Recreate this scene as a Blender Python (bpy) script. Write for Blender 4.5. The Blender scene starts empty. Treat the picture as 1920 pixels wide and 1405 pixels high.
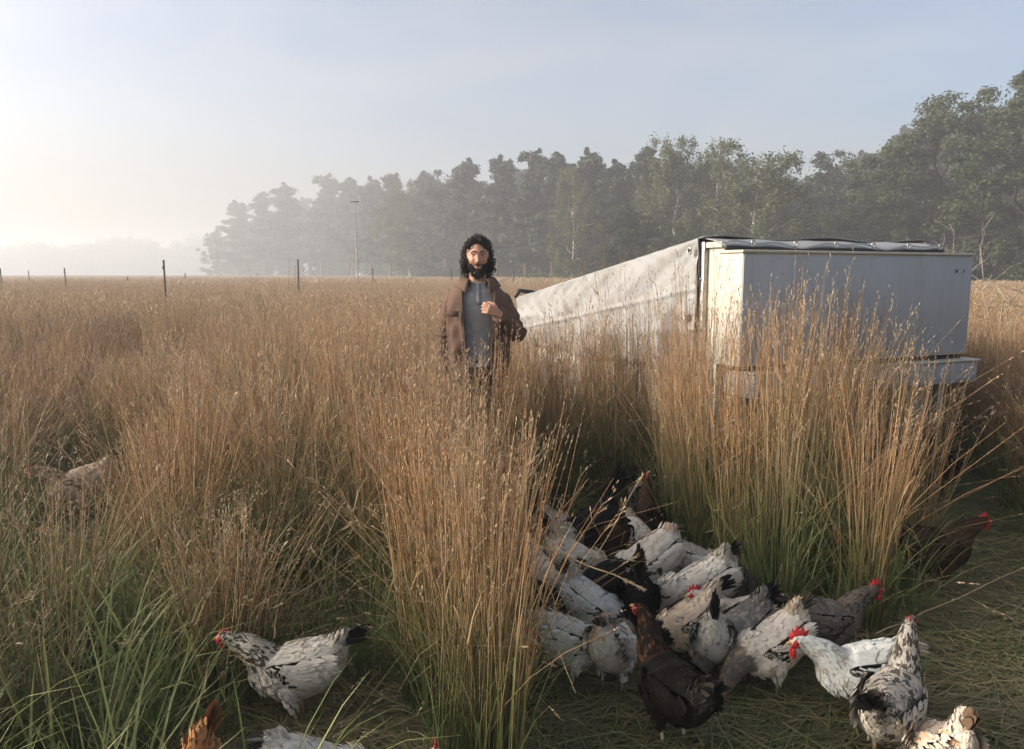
import bpy, math, random
import numpy as np
from mathutils import Vector, Matrix, Euler

random.seed(7)
RNG = np.random.default_rng(7)
SC = bpy.context.scene
COL = SC.collection
R = math.radians

# ---------------------------------------------------------------- camera, world, sun
F_PX, EYE = 1450.0, 1.55
PITCH = math.atan(187.5 / F_PX)
cam = bpy.data.cameras.new('camera')
cam.sensor_width = 36.0
cam.lens = F_PX / 1920 * 36
cam.clip_start, cam.clip_end = 0.05, 3000
cam_o = bpy.data.objects.new('camera', cam)
cam_o.location = (0, 0, EYE)
cam_o.rotation_euler = (math.pi / 2 - PITCH, 0, 0)
COL.objects.link(cam_o)
SC.camera = cam_o

SUN_AZ, SUN_EL = R(-94), R(21)          # azimuth from +Y towards +X
world = bpy.data.worlds.new('World')
SC.world = world
world.use_nodes = True
nt = world.node_tree
bg = nt.nodes['Background']
sky = nt.nodes.new('ShaderNodeTexSky')
sky.sky_type = 'NISHITA'
sky.sun_disc = False
sky.sun_elevation = SUN_EL
sky.sun_rotation = SUN_AZ
sky.dust_density = 6.0
sky.air_density = 0.8
sky.ozone_density = 1.0
# thin high veil: the sky loses colour in soft drifting patches, all round
hs = nt.nodes.new('ShaderNodeHueSaturation')
hs.inputs['Saturation'].default_value = .30; hs.inputs['Value'].default_value = 1.04
nz = nt.nodes.new('ShaderNodeTexNoise'); tcw = nt.nodes.new('ShaderNodeTexCoord'); mpw = nt.nodes.new('ShaderNodeMapping')
mpw.inputs['Scale'].default_value = (1.6, 1.6, 4.5); nz.inputs['Scale'].default_value = 1.5; nz.inputs['Detail'].default_value = 5; nz.inputs['Distortion'].default_value = .5
mrw = nt.nodes.new('ShaderNodeMapRange')
for i_, v_ in enumerate((.36, .68, .05, .62)): mrw.inputs[i_ + 1].default_value = v_
mxw = nt.nodes.new('ShaderNodeMix'); mxw.data_type = 'RGBA'
nt.links.new(tcw.outputs['Generated'], mpw.inputs['Vector']); nt.links.new(mpw.outputs[0], nz.inputs['Vector'])
nt.links.new(nz.outputs['Fac'], mrw.inputs[0]); nt.links.new(mrw.outputs[0], mxw.inputs[0])
nt.links.new(sky.outputs[0], hs.inputs['Color']); nt.links.new(sky.outputs[0], mxw.inputs[6]); nt.links.new(hs.outputs[0], mxw.inputs[7])
nt.links.new(mxw.outputs[2], bg.inputs['Color'])
bg.inputs['Strength'].default_value = 0.15

sun = bpy.data.lights.new('sun', 'SUN')
sun.energy = 3.1
sun.angle = R(1.0)
sun.color = (1.0, 0.92, 0.82)
sun_o = bpy.data.objects.new('sun', sun)
sd = Vector((math.sin(SUN_AZ) * math.cos(SUN_EL), math.cos(SUN_AZ) * math.cos(SUN_EL), math.sin(SUN_EL)))
sun_o.rotation_euler = (-sd).to_track_quat('-Z', 'Y').to_euler()
COL.objects.link(sun_o)

vs = SC.view_settings
vs.view_transform = 'Standard'
vs.look = 'None'
vs.exposure = 0.9
vs.gamma = 1.0
vs.use_curve_mapping = False
cy = SC.cycles
cy.use_denoising = True
cy.max_bounces = 6
cy.diffuse_bounces = 3
cy.transmission_bounces = 3
cy.volume_bounces = 0
cy.sample_clamp_indirect = 6
cy.sample_clamp_direct = 0

HAZE_DENSITY, HAZE_ANISO = 0.0037, 0.25

# ---------------------------------------------------------------- helpers
def ray(px, py):
    a, b = (px - 960) / F_PX, (702.5 - py) / F_PX
    return Vector((a, math.cos(PITCH) + b * math.sin(PITCH), -math.sin(PITCH) + b * math.cos(PITCH)))

def gp(px, py, z=0.0):
    d = ray(px, py)
    t = (z - EYE) / d.z
    return Vector((0, 0, EYE)) + d * t

def link(o, parent=None):
    COL.objects.link(o)
    if parent is not None:
        o.parent = parent
    return o

def mesh_np(name, V, polys, mat=None, attrs=None, smooth=False, cols=None, mats=None, midx=None, nrm=None):
    """V (n,3); polys = list of (k,m) int arrays."""
    me = bpy.data.meshes.new(name)
    V = np.asarray(V, np.float32)
    polys = [np.asarray(p, np.int32) for p in polys if len(p)]
    loops = np.concatenate([p.ravel() for p in polys])
    tot = np.concatenate([np.full(len(p), p.shape[1], np.int32) for p in polys])
    start = np.concatenate([[0], np.cumsum(tot)[:-1]]).astype(np.int32)
    me.vertices.add(len(V)); me.vertices.foreach_set('co', V.ravel())
    me.loops.add(len(loops)); me.loops.foreach_set('vertex_index', loops)
    me.polygons.add(len(tot)); me.polygons.foreach_set('loop_start', start)
    if smooth:
        me.polygons.foreach_set('use_smooth', np.ones(len(tot), bool))
    if midx is not None:
        me.polygons.foreach_set('material_index', np.asarray(midx, np.int32))
    for k, v in (attrs or {}).items():
        a = me.attributes.new(k, 'FLOAT', 'POINT')
        a.data.foreach_set('value', np.asarray(v, np.float32))
    if cols is not None:
        a = me.attributes.new('Col', 'FLOAT_COLOR', 'POINT')
        c = np.ones((len(V), 4), np.float32); c[:, :3] = cols
        a.data.foreach_set('color', c.ravel())
    for m in (mats or ([mat] if mat else [])):
        me.materials.append(m)
    me.update(calc_edges=True)
    if nrm is not None:
        me.normals_split_custom_set_from_vertices([tuple(x) for x in nrm])
    return me

class MB:
    """collects vertices and faces"""
    def __init__(self):
        self.v, self.q, self.t, self.n, self.ng = [], [], [], 0, []
        self.at = {}
    def add(self, V, Q=None, T=None, **at):
        V = np.asarray(V, float)
        if Q is not None and len(Q): self.q.append(np.asarray(Q) + self.n)
        if T is not None and len(T): self.t.append(np.asarray(T) + self.n)
        self.v.append(V)
        for k, x in at.items():
            self.at.setdefault(k, []).append(np.broadcast_to(np.asarray(x, float), (len(V), 3) if k in ('col', 'nrm') else (len(V),)))
        self.n += len(V)
    def ngon(self, idx): self.ng.append(np.asarray([idx]) )
    def arrays(self):
        V = np.concatenate(self.v)
        P = []
        if self.q: P.append(np.concatenate(self.q))
        if self.t: P.append(np.concatenate(self.t))
        P += self.ng
        return V, P
    def mesh(self, name, mat=None, smooth=False, **k):
        V, P = self.arrays()
        at = {a: np.concatenate(x) for a, x in self.at.items() if a not in ('col', 'nrm')}
        cols = np.concatenate(self.at['col']) if 'col' in self.at else None
        if 'nrm' in self.at: k['nrm'] = np.concatenate(self.at['nrm']); smooth = True
        return mesh_np(name, V, P, mat, at, smooth, cols, **k)
    def obj(self, name, mat=None, parent=None, smooth=False, **k):
        return link(bpy.data.objects.new(name, self.mesh(name, mat, smooth, **k)), parent)
    def box(self, c, s, **at):
        x, y, z = [d / 2 for d in s]
        V = np.array([(-x,-y,-z),(x,-y,-z),(x,y,-z),(-x,y,-z),(-x,-y,z),(x,-y,z),(x,y,z),(-x,y,z)]) + np.array(c)
        self.add(V, [(0,3,2,1),(4,5,6,7),(0,1,5,4),(1,2,6,5),(2,3,7,6),(3,0,4,7)], **at)
    def tube(self, P, r, n=6, caps=True, **at):
        P = np.asarray(P, float); m = len(P)
        r = np.broadcast_to(np.asarray(r, float), (m,))
        T = np.gradient(P, axis=0); T /= np.linalg.norm(T, axis=1, keepdims=True) + 1e-9
        up = np.array([0, 0, 1.]) if abs(T[:, 2]).mean() < .8 else np.array([0, 1., 0])
        S = np.cross(T, up); S /= np.linalg.norm(S, axis=1, keepdims=True) + 1e-9
        N = np.cross(S, T)
        a = np.arange(n) * 2 * np.pi / n
        V = P[:, None] + r[:, None, None] * (np.cos(a)[None, :, None] * S[:, None] + np.sin(a)[None, :, None] * N[:, None])
        Q = grid_q(m, n, True)
        V = V.reshape(-1, 3); Tt = []
        if caps:
            V = np.concatenate([V, P[:1], P[-1:]])
            k = m * n
            for i in range(n):
                j = (i + 1) % n
                Tt += [(k, j, i), (k + 1, (m - 1) * n + i, (m - 1) * n + j)]
        self.add(V, Q, Tt, **at)
    def ell(self, c, r, n=10, m=7, M=None, **at):
        th = np.linspace(0, np.pi, m + 2)[1:-1]; ph = np.arange(n) * 2 * np.pi / n
        V = [(0, 0, 1)] + [(math.sin(t) * math.cos(p), math.sin(t) * math.sin(p), math.cos(t)) for t in th for p in ph] + [(0, 0, -1)]
        V = np.array(V) * np.array(r)
        if M is not None: V = V @ np.array(M).T
        V = V + np.array(c)
        Q = []; T = []
        for i in range(m - 1):
            for j in range(n):
                a = 1 + i * n + j; b = 1 + i * n + (j + 1) % n
                Q.append((a, a + n, b + n, b))
        for j in range(n):
            T.append((0, 1 + j, 1 + (j + 1) % n))
            k = 1 + (m - 1) * n
            T.append((len(V) - 1, k + (j + 1) % n, k + j))
        self.add(V, Q, T, **at)

def grid_q(m, n, wrap):
    i, j = np.meshgrid(np.arange(m - 1), np.arange(n if wrap else n - 1), indexing='ij')
    i, j = i.ravel(), j.ravel(); k = (j + 1) % n
    return np.stack([i * n + j, i * n + k, (i + 1) * n + k, (i + 1) * n + j], 1)

def empty(name, loc, rz=0.0, label=None, cat=None, group=None, scale=1.0):
    o = bpy.data.objects.new(name, None)
    o.empty_display_size = .1
    o.location = loc; o.rotation_euler = (0, 0, rz); o.scale = (scale,) * 3
    COL.objects.link(o)
    tag(o, label, cat, group)
    return o

def tag(o, label=None, cat=None, group=None, kind=None):
    if label: o['label'] = label
    if cat: o['category'] = cat
    if group: o['group'] = group
    if kind: o['kind'] = kind
    return o

# ---------------------------------------------------------------- materials
def mat(name, color=(.5, .5, .5), rough=.6, spec=.3, metal=0.0):
    m = bpy.data.materials.new(name); m.use_nodes = True
    b = m.node_tree.nodes['Principled BSDF']
    b.inputs['Base Color'].default_value = (*color, 1)
    b.inputs['Roughness'].default_value = rough
    b.inputs['Specular IOR Level'].default_value = spec
    b.inputs['Metallic'].default_value = metal
    return m

def N(m, t, **kw):
    n = m.node_tree.nodes.new(t)
    for k, v in kw.items(): setattr(n, k, v)
    return n

def L(m, a, b): m.node_tree.links.new(a, b)

def mixc(m, fac, a, b, blend='MIX'):
    n = N(m, 'ShaderNodeMix', data_type='RGBA', blend_type=blend)
    for s, x in ((0, fac), (6, a), (7, b)):
        if hasattr(x, 'links') or isinstance(x, bpy.types.NodeSocket): L(m, x, n.inputs[s])
        elif s == 0: n.inputs[0].default_value = x
        else: n.inputs[s].default_value = (*x, 1)
    return n.outputs[2]

def math_n(m, op, a, b=0.0, clamp=False):
    n = N(m, 'ShaderNodeMath', operation=op, use_clamp=clamp)
    for i, x in enumerate((a, b)):
        if isinstance(x, bpy.types.NodeSocket): L(m, x, n.inputs[i])
        else: n.inputs[i].default_value = x
    return n.outputs[0]

def noise(m, scale, detail=4, coord='Object', rough=.55, vec=None, dist=0.0):
    tc = N(m, 'ShaderNodeTexCoord')
    n = N(m, 'ShaderNodeTexNoise')
    n.inputs['Scale'].default_value = scale; n.inputs['Detail'].default_value = detail
    n.inputs['Roughness'].default_value = rough; n.inputs['Distortion'].default_value = dist
    src = tc.outputs[coord]
    if vec:
        mp = N(m, 'ShaderNodeMapping'); mp.inputs['Scale'].default_value = vec
        L(m, src, mp.inputs['Vector']); src = mp.outputs[0]
    L(m, src, n.inputs['Vector'])
    return n.outputs['Fac']

def rng_map(m, x, a, b, c=0., d=1.):
    n = N(m, 'ShaderNodeMapRange'); L(m, x, n.inputs[0])
    for i, v in enumerate((a, b, c, d)): n.inputs[i + 1].default_value = v
    return n.outputs[0]

def bump(m, h, strength=.3, dist=.01):
    n = N(m, 'ShaderNodeBump'); n.inputs['Strength'].default_value = strength; n.inputs['Distance'].default_value = dist
    L(m, h, n.inputs['Height']); L(m, n.outputs[0], m.node_tree.nodes['Principled BSDF'].inputs['Normal'])

def base(m, sock): L(m, sock, m.node_tree.nodes['Principled BSDF'].inputs['Base Color'])

def attr(m, name, out='Fac', kind='GEOMETRY'):
    n = N(m, 'ShaderNodeAttribute', attribute_name=name, attribute_type=kind)
    return n.outputs[out]

def translucent(m, col, fac):
    nodes = m.node_tree.nodes; b = nodes['Principled BSDF']; out = nodes['Material Output']
    t = N(m, 'ShaderNodeBsdfTranslucent'); L(m, col, t.inputs['Color'])
    mx = N(m, 'ShaderNodeMixShader'); mx.inputs[0].default_value = fac
    L(m, b.outputs[0], mx.inputs[1]); L(m, t.outputs[0], mx.inputs[2]); L(m, mx.outputs[0], out.inputs['Surface'])

def simple(name, c1, c2, scale=8, rough=.6, spec=.3, bumpy=.2, bscale=60, bdist=.004, metal=0., vec=None):
    m = mat(name, c1, rough, spec, metal)
    f = rng_map(m, noise(m, scale, 5, vec=vec), .35, .65)
    base(m, mixc(m, f, c1, c2))
    if bumpy: bump(m, noise(m, bscale, 4, vec=vec), bumpy, bdist)
    return m

def grass_mat(name, straw, straw2, green, green2, h0, h1, trans=.3):
    m = mat(name, straw, .55, .25)
    tone, h = attr(m, 'tone'), attr(m, 'h')
    tint = attr(m, 'tint', kind='INSTANCER')
    a = mixc(m, tone, straw, straw2)
    a = mixc(m, math_n(m, 'MULTIPLY', tint, .55), a, (.37, .295, .19))
    g = mixc(m, tone, green, green2)
    hh = math_n(m, 'ADD', h, math_n(m, 'MULTIPLY', math_n(m, 'SUBTRACT', .5, tint), .35))
    f = rng_map(m, hh, h0, h1)
    c = mixc(m, f, g, a)
    base(m, c)
    translucent(m, c, trans)
    return m

M_STRAW = grass_mat('straw', (.58, .385, .21), (.36, .19, .085), (.075, .115, .03), (.17, .155, .06), .22, .78)
M_HEAD = grass_mat('seed_head', (.47, .35, .225), (.33, .225, .14), (.3, .2, .1), (.3, .2, .1), .0, .01)
M_GREEN = grass_mat('green_blade', (.15, .21, .055), (.24, .25, .09), (.06, .115, .028), (.10, .14, .045), .05, .5, .35)
M_MAT = grass_mat('lying_straw', (.34, .27, .135), (.13, .16, .055), (.19, .17, .08), (.08, .115, .04), .0, .08, .2)
M_FAR = grass_mat('far_straw', (.55, .395, .24), (.43, .285, .16), (.28, .23, .10), (.28, .2, .09), .2, .8, .3)

M_SOIL = mat('field_soil', (.05, .05, .025), .95, .1)
base(M_SOIL, mixc(M_SOIL, rng_map(M_SOIL, noise(M_SOIL, 6, 6), .35, .65), (.028, .034, .014), (.085, .07, .036)))
bump(M_SOIL, noise(M_SOIL, 25, 5), .6, .03)

# ---------------------------------------------------------------- ground and haze
def ground():
    xs = np.concatenate([np.linspace(-650, -12, 18)[:-1], np.linspace(-12, 12, 81), np.linspace(12, 650, 18)[1:]])
    ys = np.concatenate([np.linspace(-80, -2, 6)[:-1], np.linspace(-2, 20, 81), np.linspace(20, 640, 24)[1:]])
    X, Y = np.meshgrid(xs, ys, indexing='ij')
    near = (np.abs(X) < 12) & (Y > -2) & (Y < 20)
    Z = np.where(near, .012 * (np.sin(X * 5.1 + np.cos(Y * 3.3) * 2) * np.cos(Y * 4.7)), 0) - .012
    b = MB(); b.add(np.stack([X, Y, Z], -1).reshape(-1, 3), grid_q(len(xs), len(ys), False))
    o = b.obj('field_ground', M_SOIL, smooth=True)
    me = o.data
    me.flip_normals()
    tag(o, 'dark earthy ground of the misty pasture under grass', 'ground', kind='structure')
ground()

def haze():
    b = MB(); b.box((0, 275, 13), (1420, 780, 28))
    m = bpy.data.materials.new('mist'); m.use_nodes = True
    nt = m.node_tree; nt.nodes.remove(nt.nodes['Principled BSDF'])
    v = nt.nodes.new('ShaderNodeVolumePrincipled')
    v.inputs['Color'].default_value = (.97, .98, 1, 1)
    v.inputs['Density'].default_value = HAZE_DENSITY
    v.inputs['Anisotropy'].default_value = HAZE_ANISO
    nt.links.new(v.outputs[0], nt.nodes['Material Output'].inputs['Volume'])
    o = b.obj('haze', m)
    tag(o, 'thin morning mist lying over the pasture', 'mist', kind='stuff')
haze()

# ---------------------------------------------------------------- mobile hen coop
CA = .415
CO = Vector((1.356, 4.59, 0))
CU = Vector((math.cos(CA), math.sin(CA), 0)); CV = Vector((-math.sin(CA), math.cos(CA), 0))
W_, ZT, ZB, ND, VB, VE = 1.99, 1.695, 1.0, .21, .415, 3.19

def coop():
    cream = simple('cream_panel', (.47, .445, .375), (.41, .385, .32), 5, .5, .3, .08, 40)
    grey = simple('shaded_grey_panel', (.345, .37, .395), (.30, .325, .345), 3, .5, .3, .06, 40)  # grey with the bluish sky-lit shade of the front put into the colour
    white = simple('white_board', (.46, .445, .40), (.36, .34, .29), 4, .55, .3, .1, 30)
    silver = simple('silver_tarp', (.285, .285, .28), (.235, .235, .23), 3, .38, .5, .25, 9, .02)
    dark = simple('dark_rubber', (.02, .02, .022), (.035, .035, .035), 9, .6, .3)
    galv = simple('galvanised_steel', (.45, .45, .43), (.33, .33, .32), 14, .42, .5, .1, metal=.7)
    under = mat('dark_interior', (.03, .03, .03), .9, .1)
    ink = mat('faded_ink', (.05, .06, .065), .8)
    for m_, amt in ((cream, .38), (grey, .30), (white, .5), (silver, .35)):
        old = m_.node_tree.nodes['Principled BSDF'].inputs['Base Color'].links[0].from_socket
        st_ = rng_map(m_, noise(m_, 3.2, 7, vec=(3, 3, .45), rough=.7), .50, .74, 0, amt)
        sp_ = rng_map(m_, noise(m_, 38, 3, rough=.6), .66, .74, 0, amt)
        c_ = mixc(m_, st_, old, (.20, .17, .12))
        base(m_, mixc(m_, sp_, c_, (.13, .105, .07)))
    root = empty('mobile_hen_coop', CO, CA, 'cream and silver mobile hen coop with sloping tarp side standing in tall grass', 'hen coop')
    def bx(name, x0, x1, y0, y1, z0, z1, m, bev=.004, parent=root):
        b = MB(); b.box(((x0+x1)/2, (y0+y1)/2, (z0+z1)/2), (x1-x0, y1-y0, z1-z0))
        o = b.obj(name, m, parent)
        if bev:
            md = o.modifiers.new('bevel', 'BEVEL'); md.width = bev; md.segments = 2
        return o
    nb = bx('nest_box', 0, W_, 0, ND, ZB, ZT - .018, cream)
    bx('nest_box_front', .004, W_ - .004, -.006, .004, ZB + .012, ZT - .03, grey, .002)  # thin sheet colours the shaded front face darker than the cream box
    lid = bx('nest_box_lid', -.012, W_ + .012, -.014, ND, ZT - .018, ZT, cream)
    # ink marks on the front, upper right
    s0 = W_ - .175
    for strokes in (((0, 0, .006, -.03), (.006, -.03, .014, -.008), (.014, -.008, .022, -.03), (.022, -.03, .028, 0)),
                    ((.072, -.034, .088, -.006), (.088, -.006, .093, -.02), (.08, -.014, .09, -.02))):
        b = MB()
        for (x0, z0, x1, z1) in strokes:
            d = np.array([x1 - x0, z1 - z0]); n = np.array([-d[1], d[0]]) / np.linalg.norm(d) * .0022
            P = [(s0 + x0 + n[0], -.0085, ZT - .105 + z0 + n[1]), (s0 + x0 - n[0], -.0085, ZT - .105 + z0 - n[1]),
                 (s0 + x1 - n[0], -.0085, ZT - .105 + z1 - n[1]), (s0 + x1 + n[0], -.0085, ZT - .105 + z1 + n[1])]
            b.add(P, [(0, 1, 2, 3)])
        b.obj('ink_mark', ink, nb)
    # gap and egg tray
    bx('gap_strip', .03, W_ - .03, .02, ND - .02, ZB - .03, ZB - .002, under, 0)
    tr = bx('egg_tray', .06, W_ + .035, -.07, .3, ZB - .19, ZB - .045, grey, .006)
    lidt = bx('tray_lid', .04, W_ + .05, -.085, .3, ZB - .043, ZB - .03, cream, .003)
    for k, x in enumerate((.75, 1.12, 1.62)):
        bx('hinge', x, x + .05, -.03, .0, ZB - .029, ZB - .005, dark, .002)
    bx('back_wall', .03, W_ - .03, .3, .33, .30, ZB - .2, grey, .003)
    bx('lower_panel', .04, W_ - .17, .115, .135, .50, ZB - .195, cream, .003)
    bx('support_leg', W_ - .165, W_ - .105, .06, .11, .0, ZB - .19, galv, .004)
    bx('support_leg', .1, .16, .2, .26, .0, ZB - .19, galv, .004)
    for z in (.36, .28):
        bx('skid_rail', .05, W_ - .1, .26, .298, z - .02, z + .02, galv, .003)
    # recessed panel between nest box and corner post, left side
    bx('recess_panel', .035, .06, ND, VB - .05, ZB - .6, ZT + .02, cream, .002)
    bx('recess_trim', .0, .06, ND + .002, ND + .03, ZB - .6, ZB - .002, cream, .002)
    bx('top_trim', .012, .06, ND + .001, VB - .05, ZT + .02, ZT + .055, cream, .002)
    bx('corner_post', .0, .05, VB - .05, VB - .005, .2, ZT + .06, galv, .004)
    for z in (1.52, 1.2, .95):
        b = MB(); b.tube([(-.012, VB - .028, z), (.002, VB - .028, z)], .009, 8); b.obj('bolt_head', galv, root, True)
    # side wall boards below the tarp, back of the body
    zb2 = 1.32
    vs_ = np.linspace(VB + .02, VE, 5)
    for i in range(4):
        bx('side_board', .012, .032, vs_[i] + .004, vs_[i + 1] - .004, .3, 1.18, white, .003)
    bx('board_joint', .0, .012, vs_[1] - .02, vs_[1] + .02, .32, .9, galv, .002)
    bx('side_runner', -.01, .06, VB, VE, .16, .295, dark, .006)
    bx('end_wall', .03, W_, VE - .03, VE, .3, 1.28, white, .003)
    bx('far_side_wall', W_ - .03, W_, .33, VE - .035, .3, 1.28, white, .003)
    bx('coop_floor', .06, W_ - .04, .34, VE - .04, .3, .33, under, 0)
    def roof_z(v): return (ZT + .07) + (zb2 - ZT - .07) * (v - VB) / (VE - VB)
    # sloping roof tarp with thickness
    b = MB(); nu, nv = 40, 40
    U, Vv = np.meshgrid(np.linspace(-.012, W_ + .01, nu), np.linspace(VB - .06, VE + .02, nv), indexing='ij')
    Z = roof_z(Vv) + .008 + .012 * np.sin(U * 7 + Vv * 2) * np.sin(Vv * 5) * np.clip((U + .012) * 6, 0, 1)
    b.add(np.stack([U, Vv, Z], -1).reshape(-1, 3), grid_q(nu, nv, False))
    o = b.obj('roof_tarp', silver, root, True); md = o.modifiers.new('thick', 'SOLIDIFY'); md.thickness = .006
    # loose front edge of the roof tarp lying over the nest box, wavy, with eyelets
    rows = []; nn = 90
    u = np.linspace(.0, W_ - .09, nn)
    wav = .012 * np.sin(u * 8.1) + .009 * np.sin(u * 17 + 1)
    for t, (v, dz) in enumerate(((VB - .062, .012), (VB - .13, .022), (VB - .2, .012), (VB - .245, .0))):
        rows.append(np.stack([u, np.full(nn, v) + .008 * np.sin(u * 11 + t), ZT + .068 - t * .017 + dz * .45 + wav * (.25 + .2 * t)], 1))
    b = MB(); b.add(np.concatenate(rows), grid_q(4, nn, False))
    fl = b.obj('tarp_front_flap', silver, root, True); md = fl.modifiers.new('thick', 'SOLIDIFY'); md.thickness = .005
    b = MB(); b.tube(np.stack([u, np.full(nn, VB - .25), ZT + .013 + wav * .4], 1), .013, 6); b.obj('flap_shadow_line', dark, root, True)  # dark tube added as the shadow line beneath the flap edge
    b = MB(); b.tube(np.stack([u, np.full(nn, VB - .262), ZT + .042 + wav * 1.1], 1), .0055, 6); b.obj('tarp_hem_rope', galv, root, True)
    for uu in (.19, .53, .87, 1.2, 1.53, 1.84):
        b = MB(); a = np.linspace(0, 2 * np.pi, 13)
        b.tube(np.stack([uu + .015 * np.cos(a), np.full(13, VB - .278), ZT + .045 + .017 * np.sin(a)], 1), .0055, 6, False)
        b.obj('eyelet', galv, fl, True)
    # side tarp, wrinkled
    nu, nv = 110, 60
    t_, s_ = np.meshgrid(np.linspace(0, 1, nu), np.linspace(0, 1, nv), indexing='ij')
    v = (VB - .012) + t_ * (VE + .03 - VB)
    top = roof_z(v) + .012
    bot = .885 + .02 * np.sin(v * 2.2) + .012 * np.sin(v * 6) + .04 * t_
    z = top + (bot - top) * s_
    zz = z - .9
    # folds radiating from the upper corner, sag waves, fine crumple
    ang = np.arctan2(ZT + .1 - z, v - VB + .05)
    rad = np.hypot(ZT + .1 - z, v - VB + .05)
    x = -.014 - .006 * np.sin(ang * 19 + 2 * np.sin(rad * 3)) * np.exp(-rad * 2.0) * (rad > .04)
    x -= .010 * np.maximum(0, np.sin(v * 3.1 + z * 5.2 + .6)) ** 3 * (1 - s_) * s_ * 4
    x -= .008 * np.sin(v * 9 + z * 17) * np.sin(z * 6 + v * 2)
    x -= .004 * np.sin(v * 31 + 3 * np.sin(z * 13)) * np.sin(z * 23 + v * 7)
    x -= .016 * np.exp(-((z - 1.14 - .04 * np.sin(v * 3)) / .035) ** 2) * (.5 + .5 * np.sin(v * 2.3))
    x -= .012 * np.exp(-((z - 1.46 + .16 * (v - VB)) / .012) ** 2)
    x -= .03 * s_ ** 3 * (.5 + .5 * np.sin(v * 4.7))
    b = MB(); b.add(np.stack([x, v, z], -1).reshape(-1, 3), grid_q(nu, nv, False))
    st = b.obj('side_tarp', silver, root, True); md = st.modifiers.new('thick', 'SOLIDIFY'); md.thickness = .004
    for (tv, zz) in ((.035, 1.70), (.05, 1.28), (.06, .93), (.42, .925), (.78, .925), (1.3, .93), (1.9, .94)):
        b = MB(); a = np.linspace(0, 2 * np.pi, 13)
        b.tube(np.stack([np.full(13, -.05), VB + tv + .019 * np.cos(a), zz + .019 * np.sin(a)], 1), .007, 6, False)
        ey = b.obj('eyelet', galv, st, True)
        b = MB(); b.tube([(-.046, VB + tv, zz), (-.055, VB + tv, zz)], .013, 8); b.obj('eyelet_hole', dark, st, True)
    # black bungee edge between tarp and post
    b = MB(); zz = np.linspace(.9, ZT + .08, 30)
    b.tube(np.stack([-.012 + .004 * np.sin(zz * 20), VB - .012 - .006 * np.sin(zz * 9), zz], 1), .007, 6); b.obj('edge_cord', dark, root, True)
    # rolled tarp corner at the low end
    b = MB(); b.tube([(-.03, VE + .02, 1.33), (-.02, VE - .05, 1.40), (.05, VE + .0, 1.39), (.3, VE, 1.365)], [.015, .022, .02, .012], 8); b.obj('tarp_roll', dark, root, True)
    return root
coop()
# ---------------------------------------------------------------- trees
def bark_mat(name, c1, c2, vec=(1, 1, .2)):
    m = mat(name, c1, .9, .1)
    base(m, mixc(m, rng_map(m, noise(m, 6, 5, vec=vec), .4, .62), c1, c2))
    bump(m, noise(m, 14, 5, vec=vec), .5, .03)
    return m

def leaf_mat(name, c1, c2, trans=.3):
    m = mat(name, c1, .6, .2)
    c = mixc(m, attr(m, 'tone'), c1, c2)
    base(m, c); translucent(m, c, trans)
    return m

M_BARK = bark_mat('oak_bark', (.075, .06, .045), (.035, .028, .02))
M_PBARK = bark_mat('pine_bark', (.13, .075, .045), (.05, .038, .03))
M_BBARK = bark_mat('birch_bark', (.62, .60, .55), (.10, .09, .08), (1, 1, 3))
M_DEAD = bark_mat('dead_wood', (.34, .30, .25), (.2, .17, .14))
M_OAK = leaf_mat('oak_leaf', (.042, .060, .024), (.085, .098, .043))
M_BIRCH = leaf_mat('birch_leaf', (.078, .10, .038), (.12, .13, .052), .35)
M_PINE = leaf_mat('pine_needle', (.026, .042, .025), (.05, .065, .038), .12)
M_DARK = leaf_mat('dark_leaf', (.035, .052, .026), (.062, .078, .038))
M_SCRUB = leaf_mat('scrub_leaf', (.095, .12, .045), (.15, .155, .07))

def leaves(cent, rad, per, size, rng, elong=1.0, droop=0.0, flat=0.0):
    """cent (k,3), rad (k,3) -> quads"""
    k = len(cent)
    C = np.repeat(cent, per, 0); Rr = np.repeat(rad, per, 0)
    n = len(C)
    d = rng.normal(size=(n, 3)); d /= np.linalg.norm(d, axis=1, keepdims=True)
    rr = rng.random(n) ** .5 * (.70 + .62 * rng.random(n))
    P = C + d * Rr * rr[:, None]
    nor = d + rng.normal(size=(n, 3)) * .7 + np.array([0, 0, .35])
    nor /= np.linalg.norm(nor, axis=1, keepdims=True)
    ax = rng.normal(size=(n, 3)); ax[:, 2] = ax[:, 2] * (1 - flat) - droop
    ax -= (ax * nor).sum(1, keepdims=True) * nor; ax /= np.linalg.norm(ax, axis=1, keepdims=True) + 1e-9
    bx = np.cross(nor, ax)
    s = size * (.6 + .8 * rng.random(n))[:, None]
    a = ax * s * elong * .5; b_ = bx * s * .5
    V = np.stack([P - a, P + b_ * .8, P + a, P - b_ * .8], 1).reshape(-1, 3)
    Q = np.arange(n * 4).reshape(-1, 4)
    tone = np.repeat(np.clip(np.repeat(rng.random(k), per) * .6 + rng.random(n) * .4, 0, 1), 4)
    return V, Q, tone

def limb(b, p0, p1, r0, r1, rng, n=7, wob=.06, n_side=6):
    p0, p1 = np.array(p0, float), np.array(p1, float)
    t = np.linspace(0, 1, n)[:, None]; ln = np.linalg.norm(p1 - p0)
    P = p0 + (p1 - p0) * t
    P += rng.normal(size=(n, 3)) * wob * ln * np.sin(t * np.pi) * .6
    P[:, 2] += .10 * ln * np.sin(t[:, 0] * np.pi) * .6
    b.tube(P, np.linspace(r0, r1, n), n_side)
    return P

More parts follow.
